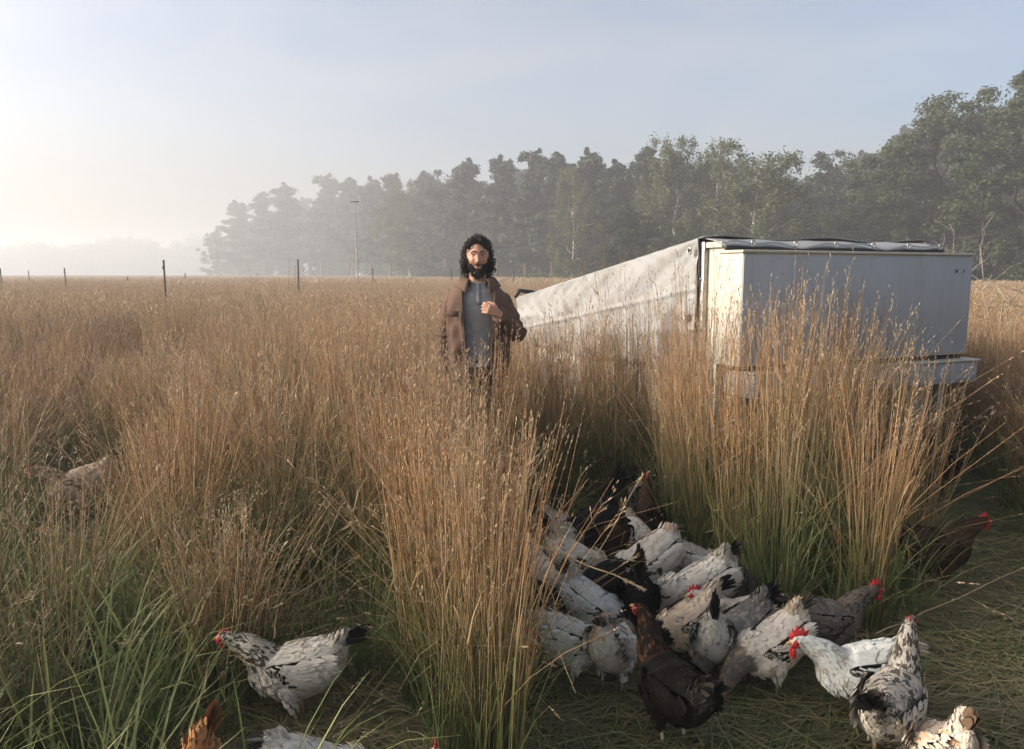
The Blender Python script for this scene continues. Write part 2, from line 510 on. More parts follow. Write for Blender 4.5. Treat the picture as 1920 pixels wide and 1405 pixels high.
TREE_CACHE = {}
def tree_proto(kind, seed):
    if (kind, seed) in TREE_CACHE: return TREE_CACHE[kind, seed]
    rng = np.random.default_rng(seed * 17 + len(kind))
    tb = MB(); cs, rs = [], []
    H = 10.0
    if kind in ('oak', 'dark'):
        low = .12 if kind == 'oak' else .05
        wide = 4.1 if kind == 'oak' else 3.0
        tr = limb(tb, (0, 0, -.1), (rng.normal() * .3, rng.normal() * .3, H * .82), .38, .07, rng, 9, .03, 9)
        nl = 34 if kind == 'oak' else 28
        for i in range(nl):
            f = low + (.97 - low) * (i + .5) / nl
            az = i * 2.4 + rng.normal() * .3
            p0 = tr[min(8, int(f * .9 * 8))]
            env = wide * (np.sin(np.pi * np.clip((f + .12) / 1.15, 0, 1)) ** .6) * (.60 + .55 * rng.random())
            p1 = np.array([math.cos(az) * env, math.sin(az) * env, H * f + rng.normal() * .4])
            if f > .88: p1 = np.array([math.cos(az) * env * .5, math.sin(az) * env * .5, H * (.9 + .07 * rng.random())])
            P = limb(tb, p0, p1, .11 * (1.2 - f), .02, rng, 6, .08, 5)
            for q in range(6):
                t = .4 + .6 * q / 5
                c = p0 + (p1 - p0) * t + rng.normal(size=3) * (.25 + .45 * (1 - t))
                cs.append(c); r = .30 + .48 * rng.random() ** 1.3; rs.append((r, r, r * .7))
        V, Q, tone = leaves(np.array(cs), np.array(rs), 190 if kind == 'oak' else 120, .115 if kind == 'oak' else .16, rng, 1.3)
        lm, bm = (M_OAK if kind == 'oak' else M_DARK), M_BARK
    elif kind == 'birch':
        tr = limb(tb, (0, 0, -.1), (rng.normal() * .25, rng.normal() * .2, H * .95), .15, .02, rng, 11, .025, 8)
        nl = 36
        for i in range(nl):
            f = .16 + .8 * (i + .5) / nl
            az = i * 2.4 + rng.normal() * .4
            p0 = tr[min(10, int(f * .8 * 10))]
            env = 2.9 * (np.sin(np.pi * np.clip((f + .05) / 1.06, 0, 1)) ** .7) * (.6 + .5 * rng.random())
            p1 = np.array([math.cos(az) * env, math.sin(az) * env, min(H * .99, H * f + .5 + rng.normal() * .3)])
            limb(tb, p0, p1, .045 * (1.2 - f), .01, rng, 6, .06, 5)
            for q in range(5):
                t = .4 + .6 * q / 4
                c = p0 + (p1 - p0) * t + rng.normal(size=3) * .25 - np.array([0, 0, .25 * t])
                r = .32 + .22 * rng.random(); cs.append(c); rs.append((r, r, r * 1.35))
        V, Q, tone = leaves(np.array(cs), np.array(rs), 120, .115, rng, 1.5, .9)
        lm, bm = M_BIRCH, M_BBARK
    elif kind == 'pine':
        tr = limb(tb, (0, 0, -.1), (rng.normal() * .4, rng.normal() * .3, H * .98), .17, .03, rng, 11, .02, 8)
        nl = 36
        for i in range(nl):
            f = .24 + .74 * (i + .5) / nl
            az = i * 2.4 + rng.normal() * .6
            p0 = tr[min(10, int(f * 10))]
            env = (2.5 * (1 - f) ** .85 + .22) * (.4 + .8 * rng.random())
            p1 = p0 + np.array([math.cos(az) * env, math.sin(az) * env, .35 + rng.normal() * .45])
            limb(tb, p0, p1, .05 * (1.25 - f), .012, rng, 5, .08, 5)
            for q in range(6):
                t = .3 + .7 * q / 5
                c = p0 + (p1 - p0) * t + rng.normal(size=3) * np.array([.2, .2, .1])
                r = .16 + .30 * rng.random(); cs.append(c); rs.append((r * 1.15, r * 1.15, r * .6))
        for q in range(5):    # ragged top
            cs.append(tr[10] + np.array([rng.normal() * .22, rng.normal() * .22, -.55 + .2 * q])); r = .24 - .035 * q; rs.append((r, r, r * 1.3))
        for i in range(10):   # dead lower stubs
            z = H * (.1 + .3 * rng.random()); az = rng.random() * 6.3
            p0 = tr[int(z / H * 10)]
            limb(tb, p0, p0 + np.array([math.cos(az), math.sin(az), .1]) * (.4 + .6 * rng.random()), .02, .006, rng, 4, .05, 4)
        V, Q, tone = leaves(np.array(cs), np.array(rs), 70, .16, rng, 2.2, -.3)
        lm, bm = M_PINE, M_PBARK
    else:  # bush
        for i in range(16):
            az = i * 2.4; e = 2.6 * math.sqrt((i + .5) / 16)
            p1 = np.array([math.cos(az) * e, math.sin(az) * e, 2.2 + 6.5 * rng.random() * (1 - e / 4.5)])
            limb(tb, (math.cos(az) * .2, math.sin(az) * .2, -.1), p1, .06, .012, rng, 6, .1, 5)
            for q in range(6):
                t = .3 + .7 * q / 5
                cs.append(p1 * t + rng.normal(size=3) * .4); r = .55 + .5 * rng.random(); rs.append((r, r, r * .8))
        V, Q, tone = leaves(np.array(cs), np.array(rs), 55, .33, rng, 1.3)
        lm, bm = M_SCRUB, M_DEAD
    trunk = tb.mesh('trunk', bm, True)
    crown = mesh_np('crown', V, [Q], lm, {'tone': tone})
    TREE_CACHE[kind, seed] = (trunk, crown)
    return trunk, crown

def tree(name, kind, seed, px, ytop, d, width, label, cat='tree', group=None, rz=None, base_z=0):
    x = (px - 960) / F_PX * d
    h = EYE + (515 - ytop) / F_PX * d
    tr, cr = tree_proto(kind, seed)
    o = empty(name, (x, d, base_z), rz if rz is not None else (px * .37) % 6.28, label, cat, group)
    s = h / 10.0
    o.scale = (s * width, s * width, s)
    link(bpy.data.objects.new('trunk', tr), o)
    link(bpy.data.objects.new('crown', cr), o)
    return o

DEPTH = lambda px: float(np.interp(px, [400, 600, 700, 800, 900, 1000, 1200, 1400, 1600, 1750], [1.6, 1.48, 1.27, 1.04, .88, .77, .72, .80, .90, 1.0]))
TREES = [
 ('oak_tree','oak',1,1748,176,50,1.25,'huge broad oak with ragged leafy crown rising behind the right end of the coop'),
 ('oak_tree','oak',2,1940,140,45,1.2,'tall oak at the far right whose crown is cut off by the picture edge'),
 ('oak_tree','oak',3,1672,290,54,1.0,'smaller oak filling in below the left flank of the huge broad oak'),
 ('birch_tree','birch',1,1425,288,62,1.45,'round yellow-green birch with a white trunk standing over the middle of the coop roof'),
 ('broadleaf_tree','dark',1,1545,292,76,1.15,'dark rounded tree between the yellow-green birch and the huge broad oak'),
 ('birch_tree','birch',2,1262,268,76,.95,'tall birch forming the left half of the high birch pair above the coop ridge'),
 ('birch_tree','birch',3,1333,274,78,.95,'tall birch forming the right half of the high birch pair above the coop ridge'),
 ('broadleaf_tree','dark',2,1175,385,70,1.25,'low bushy dark tree in front of the pines above the sloping tarp'),
 ('birch_tree','birch',2,1072,322,86,.8,'slender pale birch with drooping foliage standing above the low end of the tarp'),
 ('birch_tree','birch',1,1270,415,68,1.3,'low green birch growing at the foot of the high birch pair'),
 ('pine_tree','pine',1,1090,292,94,1.15,'pine with a pointed crown rising above the slender drooping birch'),
 ('pine_tree','pine',2,1032,298,96,1.1,'right one of the two loose-topped pines just right above the man'),
 ('pine_tree','pine',3,985,293,98,1.1,'left one of the two loose-topped pines just right above the man'),
 ('pine_tree','pine',1,1150,312,92,1.2,'pine rising behind the low bushy dark tree'),
 ('pine_tree','pine',2,1200,290,90,1.1,'pine squeezed against the left side of the high birch pair'),
 ('pine_tree','pine',3,930,306,100,1.2,'pine standing a little to the right above the man\'s curly head'),
 ('pine_tree','pine',1,890,309,104,1.2,'pine straight above the man\'s curly head'),
 ('broadleaf_tree','dark',1,838,330,106,1.1,'hazy round-topped tree just left of the pines above the man'),
 ('birch_tree','birch',3,770,345,108,1.3,'hazy pale birch with a full crown between the perch pole and the man'),
 ('pine_tree','pine',2,795,330,114,1.2,'hazy pine peeping over the pale birch left of the man'),
 ('pine_tree','pine',3,735,333,116,1.2,'misty pine to the right of the perch pole'),
 ('pine_tree','pine',1,697,341,120,1.2,'misty pine standing right behind the perch pole'),
 ('pine_tree','pine',2,655,342,124,1.2,'misty pine with a slim top just left of the perch pole'),
 ('pine_tree','pine',3,606,336,128,1.25,'tallest misty pine of the left wood edge with a narrow upright top'),
 ('pine_tree','pine',1,548,352,132,1.4,'wide misty pine behind the dark fence post in the middle of the field'),
 ('pine_tree','pine',2,503,368,136,1.3,'misty pine with a small knob-shaped top second from the open left end of the wood'),
 ('pine_tree','pine',3,452,384,141,1.6,'leftmost tall pine of the wood with flat layered boughs against the mist'),
 ('pine_tree','dark',2,412,428,146,1.0,'low dim tree at the very left tip of the misty wood'),
]
for i, (nm, kd, sd_, px, yt, d, w, lab) in enumerate(TREES):
    tree(nm, kd, sd_, px, yt, d * DEPTH(px), w, lab, rz=(i * 1.7) % 6.28)

tree('shrub', 'bush', 1, 1690, 418, 45, .85, 'pale leafy shrub at the foot of the huge oak just above the coop roof', 'shrub')
tree('shrub', 'bush', 1, 1772, 438, 44, .8, 'lower pale shrub right of the leafy shrub under the huge oak', 'shrub', rz=2)
for px, d in ((985, 84), (1015, 80), (1050, 78), (1090, 76), (1130, 75)):
    tree('bramble_bush', 'bush', 1, px, 498 + (px % 7), d * DEPTH(px), 1.7, 'low green bramble bush along the wood edge right of the man', 'shrub', 'bramble bushes along the wood edge', rz=px)
# inner rows of the wood
rngw = np.random.default_rng(3)
for i in range(60):
    f = (i + .5) / 60
    px = 440 + f * 1600
    d = np.interp(px, [400, 700, 1000, 1300, 1600, 2050], [152, 132, 108, 92, 82, 66]) * DEPTH(px) + 3 + 9 * (i % 3)
    yt = np.interp(px, [420, 520, 610, 760, 1000, 1200, 1330, 1440, 1560, 1750, 2000], [425, 390, 362, 356, 322, 312, 305, 338, 320, 230, 190]) + rngw.random() * 16
    kd = ('pine', 'dark', 'pine')[i % 3] if px < 1230 else ('dark', 'dark', 'pine')[i % 3]
    tree('pine_tree' if kd == 'pine' else 'broadleaf_tree', kd, 1 + i % (3 if kd == 'pine' else 2), px, yt, d, 1.25 if kd == 'pine' else 1.2,
         'dim pine standing in the shaded inner rows of the wood' if kd == 'pine' else 'dim broadleaf tree standing in the shaded inner rows of the wood',
         group='pines in the inner rows of the wood' if kd == 'pine' else 'broadleaf trees in the inner rows of the wood', rz=i * 2.1)
# undergrowth inside the wood: one shaded mass
def undergrowth():
    rng = np.random.default_rng(5); cs, rs = [], []
    for i in range(620):
        px = 430 + 1650 * rng.random()
        d = np.interp(px, [400, 700, 1000, 1300, 1600, 2050], [154, 136, 112, 95, 84, 68]) * DEPTH(px) + rng.random() * 16
        r = (1.2 + rng.random() * 1.4) * DEPTH(px)
        cs.append(((px - 960) / F_PX * d, d, rng.random() ** 1.3 * 8.0)); rs.append((r, r, r))
    V, Q, tone = leaves(np.array(cs), np.array(rs), 80, .5, rng, 1.3)
    o = link(bpy.data.objects.new('wood_undergrowth', mesh_np('wood_undergrowth', V, [Q], M_DARK, {'tone': tone})))
    tag(o, 'dense dark undergrowth filling the inside of the wood', 'undergrowth', kind='stuff')
undergrowth()
def far_wood():
    rng = np.random.default_rng(9); cs, rs = [], []
    for i in range(150):
        px = -420 + 900 * (i + rng.random()) / 150
        d = 440 + rng.random() * 50
        yt = np.interp(px, [-400, 0, 60, 140, 215, 265, 320, 380, 460], [440, 470, 455, 462, 447, 442, 462, 445, 440]) + rng.random() * 8
        h = EYE + (515 - yt) / F_PX * d
        for z in np.arange(.8, h, 1.7):
            r = 3.2 + rng.random() * 1.6
            cs.append(((px - 960) / F_PX * d + rng.normal() * 1.5, d + rng.normal() * 2, z - .4)); rs.append((r, r, r * .7))
    V, Q, tone = leaves(np.array(cs), np.array(rs), 34, 1.35, rng, 1.3)
    o = link(bpy.data.objects.new('far_wood', mesh_np('far_wood', V, [Q], M_DARK, {'tone': tone})))
    tag(o, 'faint far-off wood almost lost in the mist at the left', 'wood', kind='stuff')
far_wood()

def dead_bush(px, py, d, h, label, seed, n=7):
    rng = np.random.default_rng(seed)
    x = (px - 960) / F_PX * d
    o = empty('dead_branch', (x, d, 0), 0, label, 'dead branch')
    b = MB()
    for i in range(n):
        az = rng.random() * 6.3; e = h * (.3 + .5 * rng.random())
        p0 = np.array([0, 0, h * .0]); p1 = np.array([math.cos(az) * e, math.sin(az) * e * .5, h * (.55 + .45 * rng.random())])
        P = limb(b, p0, p1, .012 * h * .6, .004 * h * .6, rng, 7, .14, 5)
        for k in range(3):
            q = P[3 + k]; az2 = az + rng.normal()
            limb(b, q, q + np.array([math.cos(az2), math.sin(az2) * .5, .3 + .4 * rng.random()]) * h * .25, .005 * h * .6, .002 * h * .6, rng, 5, .14, 4)
    b.obj('twig', M_DEAD, o, True)
dead_bush(1850, 480, 9.5, 1.85, 'bare pale dead branches sticking up behind the right edge of the coop', 4, 9)
dead_bush(1815, 400, 42, 5.0, 'tall bare dead branch in front of the shade under the huge oak', 8, 4)

# ---------------------------------------------------------------- fence posts, twine, perch pole
M_POST = simple('weathered_post', (.11, .095, .075), (.05, .045, .04), 10, .85, .1, .4, 30, .01, vec=(1, 1, .1))
M_POLE = simple('grey_pole', (.42, .40, .36), (.30, .28, .25), 10, .85, .1, .3, 30, .01, vec=(1, 1, .1))
for px, yt, d, r, lab in (
  (314, 488, 14, .018, 'tall dark fence post standing nearest in the left half of the field'),
  (562, 487, 22, .026, 'dark fence post standing in the field below the misty pines'),
  (130, 503, 26, .022, 'thin fence post between the nearest tall post and the left picture edge'),
  (10, 503, 28, .022, 'fence post at the very left edge of the picture'),
  (62, 507, 42, .025, 'faint thin post just right of the leftmost fence post'),
  (245, 518, 36, .03, 'short post barely clearing the grass left of the nearest tall post'),
  (352, 512, 44, .03, 'faint short post just right of the nearest tall post'),
  (702, 504, 40, .03, 'thin post right of the perch pole'),
  (848, 505, 42, .03, 'thin post just left of the man behind his shoulder'),
  (962, 504, 34, .03, 'thin dark post just right of the man above the low end of the coop')):
    x = (px - 960) / F_PX * d; h = EYE + (515 - yt) / F_PX * d
    o = empty('fence_post', (x, d, 0), 0, lab, 'fence post', 'posts of the electric poultry fence')
    lx = .03 * math.sin(px)
    b = MB(); b.tube([(0, 0, -.1), (lx * .5, 0, h * .5), (lx, 0, h - .01), (lx, 0, h)], [r * 1.1, r, r * .95, r * .7], 8); b.obj('shaft', M_POST, o, True)
    for z in (h - .14, h * .6):
        b = MB(); b.box((lx * z / h, -r * 1.2, z), (.03, .03, .05)); b.obj('insulator', M_POST, o)
pp = empty('perch_pole', ((672 - 960) / F_PX * 40, 40, 0), .2, 'slender pale pole with a small crossbar standing alone in the field before the wood', 'perch pole')
b = MB(); b.tube([(0, 0, -.1), (.03, 0, 2.2), (-.03, 0, 4.3), (.02, 0, 5.8)], [.045, .04, .028, .012], 8); b.obj('pole', M_POLE, pp, True)
b = MB(); b.tube([(-.22, 0, 5.2), (.20, 0, 5.22)], .03, 8); b.obj('crossbar', M_POST, pp, True)
M_TWINE = mat('black_twine', (.015, .015, .015), .6)
a0, a1 = gp(-120, 683, .72), gp(130, 690, .72)
tw = [a0 + (a1 - a0) * t for t in np.linspace(0, 1, 25)]
b = MB(); b.tube([(p.x, p.y, p.z - .06 * math.sin(i / 24 * math.pi) + .012 * (i % 2)) for i, p in enumerate(tw)], .004, 5)
o = b.obj('fence_twine', M_TWINE, None, True); tag(o, 'black electric fence twine sagging through the green patch at the left edge', 'fence twine')

# ---------------------------------------------------------------- hens
M_PLUME = mat('plumage', (.5, .5, .5), .85, .1)
base(M_PLUME, mixc(M_PLUME, rng_map(M_PLUME, noise(M_PLUME, 45, 3), .3, .7, 0, .35), (1, 1, 1), (.55, .5, .45)) )
_c = attr(M_PLUME, 'Col', 'Color')
_mx = mixc(M_PLUME, 1.0, _c, M_PLUME.node_tree.nodes['Principled BSDF'].inputs['Base Color'].links[0].from_socket, 'MULTIPLY')
base(M_PLUME, _mx)
bump(M_PLUME, noise(M_PLUME, 90, 3, vec=(.35, 1, 1)), .35, .006)
M_COMB = simple('comb_skin', (.50, .022, .022), (.36, .02, .02), 60, .5, .4, .4, 200, .002)
M_BEAK = mat('beak_horn', (.42, .27, .12), .4)
M_EYE = mat('hen_eye', (.02, .008, .004), .15, .6)
M_LEG = simple('leg_scale', (.50, .30, .16), (.42, .27, .17), 60, .6, .3, .4, 150, .002)
M_LEGP = simple('pale_leg_scale', (.52, .42, .33), (.42, .33, .26), 60, .6, .3, .4, 150, .002)

WH, WH2, SM = (.66, .60, .50), (.56, .50, .405), (.37, .335, .275)
DK, BK, GR, BR = (.07, .06, .05), (.012, .012, .014), (.16, .145, .125), (.05, .028, .017)
# body, alt, p | neck, alt, p | tail, alt, p | rump, alt, p
PAL = {
 'white':   ((WH, SM, .05), (WH, SM, .28), (WH2, WH, .4), (WH, WH2, .4)),
 'flecked': ((WH, SM, .20), (WH2, DK, .5), (BK, DK, .2), (WH2, SM, .15)),
 'blacktail': ((WH, SM, .07), (BK, DK, .25), (BK, DK, .1), (WH2, WH, .3)),
 'whitehead': ((WH, SM, .06), (WH, SM, .22), (DK, WH2, .2), (WH, SM, .1)),
 'tan':     ((WH, (.54, .47, .37), .35), (GR, (.3, .22, .15), .4), ((.25, .19, .13), DK, .4), (WH2, (.45, .33, .22), .4)),
 'grey':    ((GR, (.25, .23, .195), .3), (GR, DK, .4), (BK, GR, .2), (GR, (.3, .27, .23), .4)),
 'salt':    (((.50, .46, .39), (.10, .09, .075), .38), (DK, (.42, .39, .33), .42), (BK, DK, .2), ((.30, .27, .23), DK, .3)),
 'black':   ((BK, (.02, .019, .022), .4), (BK, DK, .2), (BK, BK, .1), (BK, DK, .15)),
 'brown':   ((BR, (.035, .022, .016), .5), (BR, (.08, .035, .018), .3), (BK, BR, .4), (BR, (.04, .03, .02), .4)),
 'bronze':  (((.012, .010, .009), (.022, .018, .014), .4), ((.018, .014, .011), (.095, .043, .018), .32), (BK, DK, .3), ((.03, .026, .022), DK, .3)),
 'ginger':  (((.46, .20, .07), (.54, .28, .12), .4), ((.44, .19, .065), (.36, .15, .05), .3), ((.24, .10, .045), (.36, .15, .06), .5), ((.48, .22, .085), (.55, .3, .14), .3)),
 'creamy':  (((.58, .47, .36), (.52, .34, .22), .3), ((.5, .36, .24), DK, .2), ((.15, .095, .055), (.05, .035, .028), .45), ((.60, .49, .38), (.64, .56, .46), .4)),
}
BODY = [(-.205,.345,.018,.02),(-.185,.335,.045,.048),(-.14,.305,.078,.086),(-.07,.262,.100,.112),(.0,.243,.108,.118),(.07,.25,.100,.108),(.115,.275,.077,.088)]
NECK = {
 'level': [(.15,.312,.056,.064),(.19,.345,.041,.049),(.235,.368,.030,.036),(.265,.380,.0245,.029),(.288,.381,.0225,.025),(.304,.377,.014,.016),(.311,.374,.004,.005)],
 'up':    [(.14,.322,.060,.066),(.163,.385,.045,.052),(.176,.44,.033,.037),(.190,.478,.0255,.029),(.210,.487,.0225,.025),(.226,.483,.014,.016),(.233,.480,.004,.005)],
 'peck':  [(.165,.205,.056,.064),(.205,.15,.043,.050),(.230,.105,.031,.036),(.247,.075,.0245,.028),(.260,.056,.0225,.025),(.270,.041,.014,.016),(.274,.034,.004,.005)],
}
TILT = {'level': 0, 'up': 8, 'peck': -17}

def spline(K, n):
    K = np.array(K, float); m = len(K)
    d = np.r_[0, np.cumsum(np.linalg.norm(np.diff(K[:, :2], axis=0), axis=1))]
    # cubic Hermite (Catmull-Rom) over key index
    u = np.linspace(0, m - 1, n); i = np.clip(u.astype(int), 0, m - 2); t = (u - i)[:, None]
    Tn = np.gradient(K, axis=0)
    h = lambda a, b: a
    p0, p1, m0, m1 = K[i], K[i + 1], Tn[i], Tn[i + 1]
    return (2*t**3-3*t**2+1)*p0 + (t**3-2*t**2+t)*m0 + (-2*t**3+3*t**2)*p1 + (t**3-t**2)*m1, u

def pick(spec, rng, n):
    a, b, p = spec
    k = rng.random(n) < p
    c = np.where(k[:, None], np.array(b), np.array(a))
    return np.clip(c * (.93 + .14 * rng.random((n, 1))), 0, 1)

def feather_cards(P, B, Nn, Ln, Wd, lift, col):
    n = len(P); S = np.cross(B, Nn); S /= np.linalg.norm(S, axis=1, keepdims=True) + 1e-9
    Ln, Wd, lift = (np.broadcast_to(x, n)[:, None] for x in (Ln, Wd, lift))
    a = P; m = P + B * Ln * .55 + Nn * (lift * Ln * .55 + .15 * Wd); t = P + B * Ln + Nn * lift * Ln * .7
    V = np.stack([a - S * Wd * .3, a + S * Wd * .3, m + S * Wd * .5, m - S * Wd * .5, t], 1)
    V[:, 2:4] -= (Nn * Wd * .12)[:, None]
    i = np.arange(n)[:, None] * 5
    nv = Nn * .95 - B * .10 + S * 0
    nv = np.repeat(nv[:, None], 5, 1); nv[:, 1] += S * .10; nv[:, 2] += S * .10; nv[:, 0] -= S * .10; nv[:, 3] -= S * .10
    nv /= np.linalg.norm(nv, axis=2, keepdims=True)
    return V.reshape(-1, 3), i + np.array([[0, 1, 2, 3]]), i + np.array([[3, 2, 4]]), np.repeat(col, 5, 0), nv.reshape(-1, 3)

def blade_tail(base, elev, length, n, spec, rng, spread):
    b = MB()
    for k in range(n):
        f = (k - (n - 1) / 2) / max(1, (n - 1) / 2)
        e = elev - abs(f) * .30 + rng.normal() * .05
        ln = length * (1 - .22 * abs(f)) * (.92 + .16 * rng.random())
        d = np.array([-math.cos(e), f * spread, math.sin(e)]); d /= np.linalg.norm(d)
        side = np.array([.25 * np.sign(f + 1e-6), 1, 0]) * .35 + np.array([math.sin(e), 0, math.cos(e)]) * .9 * (1 if f >= 0 else -1)
        side -= d * side.dot(d); side /= np.linalg.norm(side)
        w = .036 * length / .15
        t = np.array([0, .3, .65, .9, 1]); ww = w * np.array([.35, .85, .95, .52, .05]) / 2
        C = np.array(base) + np.array([0, f * .012, 0]) + d * (t * ln)[:, None] + np.array([-.02, 0, -.03]) * (t ** 2)[:, None]
        V = np.concatenate([C - side * ww[:, None], C + side * ww[:, None]])
        Q = [(i, i + 1, i + 6, i + 5) for i in range(4)]
        c = pick(spec, rng, 1)[0]
        cc = np.tile(c, (10, 1)); cc[[3, 4, 8, 9]] *= .9
        b.add(V, Q, col=cc)
    return b

HEN_PARTS = {}
def hen_parts():
    b = MB()   # comb: serrated plate, local head frame x=forward z=up
    O = [(-.030,.014),(-.040,.040),(-.026,.034),(-.020,.058),(-.009,.036),(.001,.062),(.009,.037),(.017,.052),(.023,.030),(.029,.024),(.024,.010),(.0,.012)]
    n = len(O); V = []
    for s in (-.0035, .0035):
        V += [(x, s * (1.5 if z < .03 else .7), z) for x, z in O]
    b.add(V, [(i, (i + 1) % n, n + (i + 1) % n, n + i) for i in range(n)])
    me = b
    me.ngon(list(range(n))[::-1]); me.ngon(list(range(n, 2 * n)))
    HEN_PARTS['comb'] = b.mesh('comb', M_COMB)
    b = MB(); b.ell((.014, 0, -.038), (.010, .006, .021), 8, 5); HEN_PARTS['wattle'] = b.mesh('wattle', M_COMB, True)
    b = MB(); b.ell((.008, .0, -.002), (.021, .008, .019), 10, 6); HEN_PARTS['face'] = b.mesh('face_skin', M_COMB, True)
    b = MB(); b.tube([(.012, 0, 0), (.030, 0, -.001), (.044, 0, -.006), (.052, 0, -.014)], [.0125, .0095, .0055, .001], 8); HEN_PARTS['beak'] = b.mesh('beak', M_BEAK, True)
    b = MB(); b.ell((.008, 0, .004), (.005, .003, .005), 8, 5); HEN_PARTS['eye'] = b.mesh('eye', M_EYE, True)
    for key, m in (('leg', M_LEG), ('pleg', M_LEGP)):
        b = MB()
        b.tube([(.012, 0, .125), (-.004, 0, .09), (-.012, 0, .045), (-.014, 0, .012)], [.009, .0075, .0062, .007], 7)
        for a, l in ((-.45, .055), (0, .066), (.45, .055), (2.9, .03)):
            c, s = math.cos(a), math.sin(a)
            b.tube([(-.014, 0, .012), (-.014 + c * l * .4, s * l * .4, .013), (-.014 + c * l * .85, s * l * .85, .006), (-.014 + c * l, s * l, .001)], [.006, .0052, .0042, .0012], 6)
        HEN_PARTS[key] = b.mesh('leg', m, True)
hen_parts()

def hen(px, py, yaw, pose, pal, label, scale=.79, tail=58, tl=.15, seed=None, turn=0.0, nf=1900, fan=.28, hz=.25, category='hen', comb=1.0, anchor=None, pale=False, group='hens of the flock'):
    rng = np.random.default_rng(seed if seed is not None else int(px * 7 + py))
    vb = .78 + .30 * rng.random(); wv = 1 + .06 * rng.normal()
    scale *= .93 + .08 * rng.random()
    body_s, neck_s, tail_s, rump_s = [(np.array(a_) * vb * np.array([wv, 1, 1 / wv]), np.array(b_) * vb, p_ * (.6 + .8 * rng.random())) for a_, b_, p_ in PAL[pal]]
    th = R(TILT[pose] + rng.normal() * 2.0)
    K = []
    for x, z, ry, rz in BODY:
        dx, dz = x, z - .255
        K.append((dx * math.cos(th) - dz * math.sin(th), .255 + dx * math.sin(th) + dz * math.cos(th), ry, rz))
    K += NECK[pose]
    S, u = spline(K, 40)
    P = np.stack([S[:, 0], np.zeros(40), S[:, 1]], 1)
    P[:, 1] += turn * np.clip((u - 6) / 5, 0, 1) ** 1.5
    T = np.gradient(P, axis=0); T /= np.linalg.norm(T, axis=1, keepdims=True)
    Lat = np.tile([0, 1., 0], (40, 1)); Lat -= T * (Lat * T).sum(1, keepdims=True); Lat /= np.linalg.norm(Lat, axis=1, keepdims=True)
    Up = np.cross(T, Lat)
    na = 20; a = np.arange(na) * 2 * np.pi / na
    ry, rz = np.maximum(S[:, 2], .004), np.maximum(S[:, 3], .004)
    V = P[:, None] + ry[:, None, None] * np.cos(a)[None, :, None] * Lat[:, None] + rz[:, None, None] * np.sin(a)[None, :, None] * Up[:, None]
    def region(uu): return np.where(uu < 1.4, 3, np.where(uu < 6.6, 0, np.where(uu < 10.0, 1, 1)))
    specs = (body_s, neck_s, tail_s, rump_s)
    cols = np.zeros((40, na, 3))
    for i in range(40):
        sp = specs[int(region(np.array(u[i])))]
        cols[i] = (np.array(sp[0]) * (1 - sp[2] * .6) + np.array(sp[1]) * sp[2] * .6)
    ev = V.reshape(-1, 3)
    b = MB(); b.add(np.concatenate([ev, P[:1], P[-1:]]), grid_q(40, na, True),
                    [(800, (j + 1) % na, j) for j in range(na)] + [(801, 780 + j, 780 + (j + 1) % na) for j in range(na)],
                    col=np.concatenate([cols.reshape(-1, 3), cols[0, :1], cols[-1, :1]]))
    for s in (-1, 1):    # thighs are feathered lobes of the body
        b.tube([(.02, s * .055, .225), (.0, s * .057, .165), (.008, s * .05, .118)], [.058, .046, .014], 10, col=np.array(body_s[0]) * .95)
    pos = gp(px, py, hz * scale)
    if anchor:
        if anchor == 'head': al = np.array([P[31, 0], P[31, 1], P[31, 2]])
        else:
            dx, dz = -.185, .09
            e_ = R(tail) - th * .5
            al = np.array([dx * math.cos(th) - dz * math.sin(th) - math.cos(e_) * tl, 0, .255 + dx * math.sin(th) + dz * math.cos(th) + math.sin(e_) * tl])
        al = al * scale; ca, sa = math.cos(R(yaw)), math.sin(R(yaw))
        pos = gp(px, py, al[2]) - Vector((al[0] * ca - al[1] * sa, al[0] * sa + al[1] * ca, 0))
    o = empty('hen', (pos.x, pos.y, 0), R(yaw), label, category, group, scale)
    b.obj('body', M_PLUME, o, True)
    # plumage
    uf = rng.random(nf) * 11.4 + .1
    uf = np.where(rng.random(nf) < .25, 6 + 4.5 * rng.random(nf), uf)
    fi = uf / (len(K) - 1) * 39; i0 = np.clip(fi.astype(int), 0, 38); fr = (fi - i0)[:, None]
    an = rng.random(nf) * 2 * np.pi
    def lerp(A): return A[i0] * (1 - fr) + A[i0 + 1] * fr
    ryf, rzf = lerp(ry[:, None]), lerp(rz[:, None])
    rad = np.cos(an)[:, None] * lerp(Lat) * ryf + np.sin(an)[:, None] * lerp(Up) * rzf
    Pp = lerp(P) + rad * .995
    dP, dry, drz = np.gradient(P, axis=0), np.gradient(ry)[:, None], np.gradient(rz)[:, None]
    tan_u = lerp(dP) + np.cos(an)[:, None] * lerp(Lat) * lerp(dry) + np.sin(an)[:, None] * lerp(Up) * lerp(drz)
    tan_a = -np.sin(an)[:, None] * lerp(Lat) * ryf + np.cos(an)[:, None] * lerp(Up) * rzf
    Nn = np.cross(tan_u, tan_a); Nn *= np.sign((Nn * rad).sum(1, keepdims=True)); Nn /= np.linalg.norm(Nn, axis=1, keepdims=True) + 1e-9
    B = -tan_u / (np.linalg.norm(tan_u, axis=1, keepdims=True) + 1e-9)
    B += rng.normal(size=B.shape) * .10 + np.array([0, 0, -.08]); B -= Nn * (B * Nn).sum(1, keepdims=True); B /= np.linalg.norm(B, axis=1, keepdims=True)
    isn = uf > 6.4; hd = uf > 10.0
    Ln = np.where(hd, .014, np.where(isn, .034, .036)) * (.75 + .5 * rng.random(nf))
    Wd = np.where(hd, .009, np.where(isn, .012, .024)) * (.8 + .4 * rng.random(nf))
